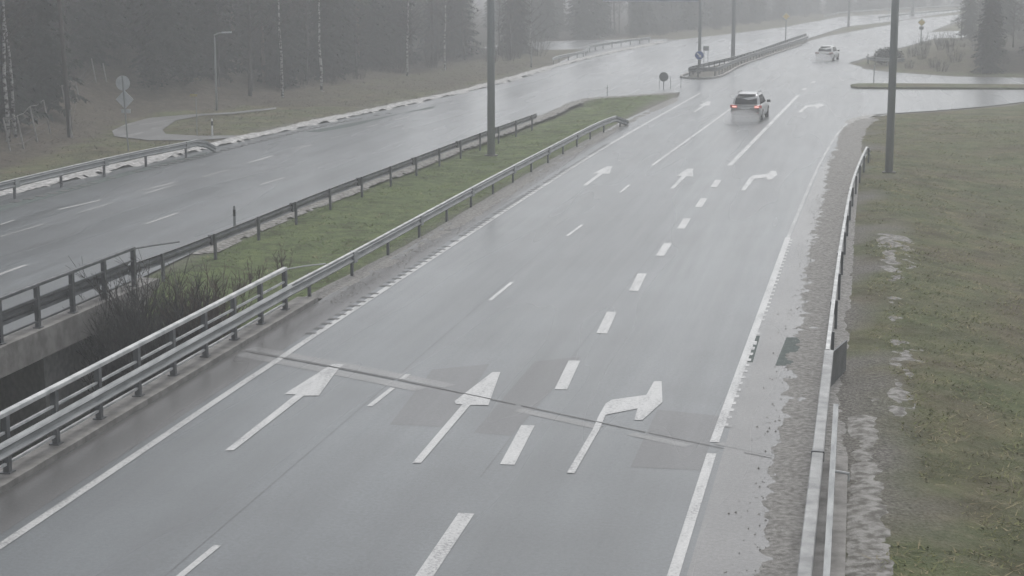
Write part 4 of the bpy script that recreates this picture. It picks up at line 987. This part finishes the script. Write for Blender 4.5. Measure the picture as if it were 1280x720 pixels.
for q in range(5):
    x, y = G(240 + 28 * q + random.uniform(-8, 8), 388 - 14 * q, 0); put(make_shrub(620 + q, .9, .8, 'twig_red', 'low sprig of twigs sprouting from the median behind the bridge railing', 'sprigs on the median', 9, 'bare_shrub', 'shrub', .8) if q == 0 else SPRIG, min(x, -15.3), y, random.uniform(.7, 1.1)) if q else None
    if q == 0: SPRIG = make_shrub(620, .9, .8, 'twig_red', 'low sprig of twigs sprouting from the median behind the bridge railing', 'sprigs on the median', 9, 'bare_shrub', 'shrub', .8)

# distant forest mass behind the countable trees (nobody could count it)
def far_forest():
    V = []; r = random.Random(5)
    for _ in range(420):
        y = r.uniform(470, 640); x = r.uniform(-.36 * y - 20, .12 * y + 10); h = r.uniform(8, 14); Rr = r.uniform(1.6, 2.6)
        for k in range(70):
            f = r.random() ** .8; z = h * f; rad = Rr * (1 - f) * r.uniform(.3, 1.1) + .1; a = r.uniform(0, 6.28); p = np.array((x + math.cos(a) * rad, y + math.sin(a) * rad, z))
            s = .5 + .8 * (1 - f); V.append([p, p + np.array((r.uniform(-s, s), r.uniform(-s, s), -r.uniform(.2, 1) * s)), p + np.array((r.uniform(-s, s), r.uniform(-s, s), r.uniform(-.3, .5) * s))])
    o = tri_mesh('forest', V, M['needles'], None); tag(o, kind='stuff')
far_forest()
# grass blades
def grass(name, m, n, reg, hh, seed):
    g = np.random.default_rng(seed); x, y = reg(g, n)
    keep = np.ones(len(x), bool)
    for P_ in ROADS: keep &= ~inpoly(x, y, P_) & (dpoly(x, y, P_, True) > .25)
    keep &= (fbm(x * .8, y * .8, seed) > .36); x, y = x[keep], y[keep]; z = terrain(x, y) - .01; k = len(x)
    a = g.uniform(0, 6.28, k); w = g.uniform(.008, .022, k); h = hh * g.uniform(.4, 1.2, k) * (.35 + 1.5 * fbm(x * .6, y * .6, seed + 50) ** 1.5 * 1.6); lx, ly = g.normal(0, 1.3, k) * h, g.normal(0, 1.3, k) * h; h = h * .6
    V = np.stack([np.stack([x - np.cos(a) * w, y - np.sin(a) * w, z], -1), np.stack([x + np.cos(a) * w, y + np.sin(a) * w, z], -1), np.stack([x + lx, y + ly, z + h], -1)], 1).reshape(-1, 3)
    o = npmesh(name, V, np.arange(len(V)).reshape(-1, 3), m); tag(o, kind='stuff')
def rright(g, n): 
    y = g.uniform(18, 106, n) ** 1.0; return g.uniform(1.0, 1.0 + .1 * y + 2), y
def rr_(g, n): y = g.uniform(18, 112, n); x = .5 + 2.2 * g.random(n) ** 2 * 0 + g.random(n) * (.098 * y + 2.9); k = x > 1.0 + 4.6 * (fbm(x * .5, y * .28, 19) - .5); return x[k], y[k]
grass('grass', M['grass'], 60000, rr_, .075, 1); grass('grass', M['grass_dry'], 30000, rr_, .08, 2)
def rmed(g, n): return g.uniform(-20.2, -14.5, n), g.uniform(41, 130, n)
grass('grass', M['grass_green'], 30000, rmed, .08, 3); grass('grass', M['grass_dry'], 6000, rmed, .09, 4)
def rleft(g, n): return g.uniform(-52, -28, n), g.uniform(66, 172, n)
grass('grass', M['grass_dead'], 50000, rleft, .2, 5)

# ------------------------------------------------------------------ air, light, camera
def volume_mat(name, col, dens, an=.2):
    m = bpy.data.materials.new(name); m.use_nodes = True; nt = m.node_tree; nt.nodes.clear()
    o = nt.nodes.new('ShaderNodeOutputMaterial'); v = nt.nodes.new('ShaderNodeVolumePrincipled')
    v.inputs['Color'].default_value = col + (1,); v.inputs['Density'].default_value = dens; v.inputs['Anisotropy'].default_value = an
    nt.links.new(v.outputs['Volume'], o.inputs['Volume']); return m
HAZE = .0022
tag(MB().box((0, 600, 9.2), (1300, 1400, 31.0)).build('haze', volume_mat('rain haze', (.93, .945, .96), HAZE, .35)), kind='stuff')

def spray(cx, cy, rz, parts, m):
    for dy, rx, ry, rzz, zc in parts:
        bm = bmesh.new(); bmesh.ops.create_icosphere(bm, subdivisions=4, radius=1)
        for v in bm.verts:
            n_ = .16 * (float(vnoise(v.co.x * 2 + dy, v.co.y * 2 + v.co.z * 1.7, 5)) - .5); v.co *= 1 + n_
            v.co = Vector((v.co.x * rx, v.co.y * ry, max(v.co.z * rzz + zc, .02)))
        me = bpy.data.meshes.new('spray'); bm.to_mesh(me); bm.free(); o = link('spray', me, m)
        o.location = (cx + math.sin(-rz) * dy, cy + math.cos(rz) * dy, 0); o.rotation_euler.z = rz; tag(o, kind='stuff')
MS = volume_mat('tyre spray', (.9, .91, .92), .34, .3)
x, y = G(935, 152); spray(x, y + 2.3, -.07, ((-2.75, 1.0, .75, .62, .38), (-3.6, 1.1, 2.0, .55, .25)), MS)
x, y = G(1034, 76.5); spray(x, y + 2.1, -.16, ((-2.7, 1.05, .9, .65, .4), (-3.8, 1.1, 2.4, .55, .25)), MS)
w = bpy.data.worlds.new('World'); scene.world = w; w.use_nodes = True; nt = w.node_tree
bg = nt.nodes['Background']; sky = nt.nodes.new('ShaderNodeTexSky'); sky.sky_type = 'NISHITA'; sky.sun_disc = False
EL, AZ = math.radians(60), math.radians(8)
sky.sun_elevation = EL; sky.sun_rotation = AZ; sky.air_density = 1.0; sky.dust_density = 2.5; sky.ozone_density = 1.0
bw = nt.nodes.new('ShaderNodeRGBToBW'); nt.links.new(sky.outputs[0], bw.inputs[0])
mx = nt.nodes.new('ShaderNodeMix'); mx.data_type = 'RGBA'; mx.inputs[0].default_value = .86
nt.links.new(sky.outputs[0], mx.inputs[6]); nt.links.new(bw.outputs[0], mx.inputs[7]); nt.links.new(mx.outputs[2], bg.inputs['Color'])
bg.inputs['Strength'].default_value = .10
sl = bpy.data.lights.new('sun', 'SUN'); sl.energy = .6; sl.angle = math.radians(28); sl.color = (1, .98, .95)
so = bpy.data.objects.new('sun', sl); COL.objects.link(so)
sd = Vector((math.sin(AZ) * math.cos(EL), math.cos(AZ) * math.cos(EL), math.sin(EL)))
so.rotation_euler = sd.to_track_quat('Z', 'Y').to_euler(); so.location = sd * 100

cd = bpy.data.cameras.new('camera'); cd.sensor_width = 36; cd.lens = 36 * F / 1280; cd.clip_start = .1; cd.clip_end = 3000
co = bpy.data.objects.new('camera', cd); COL.objects.link(co); co.location = (0, 0, H)
co.rotation_euler = (math.pi / 2 - PIT, 0, YAW); scene.camera = co
scene.view_settings.view_transform = 'Standard'; scene.view_settings.look = 'None'; scene.view_settings.gamma = 1; scene.view_settings.exposure = 1.1
scene.view_settings.use_curve_mapping = False
scene.render.engine = 'CYCLES'; c = scene.cycles
c.use_denoising = True; c.max_bounces = 6; c.volume_bounces = 1; c.diffuse_bounces = 3; c.glossy_bounces = 3; c.transparent_max_bounces = 4
c.sample_clamp_indirect = 6; c.use_adaptive_sampling = True; c.adaptive_threshold = .012
for m_ in list(bpy.data.objects):
    if m_.get('group') == '': del m_['group']
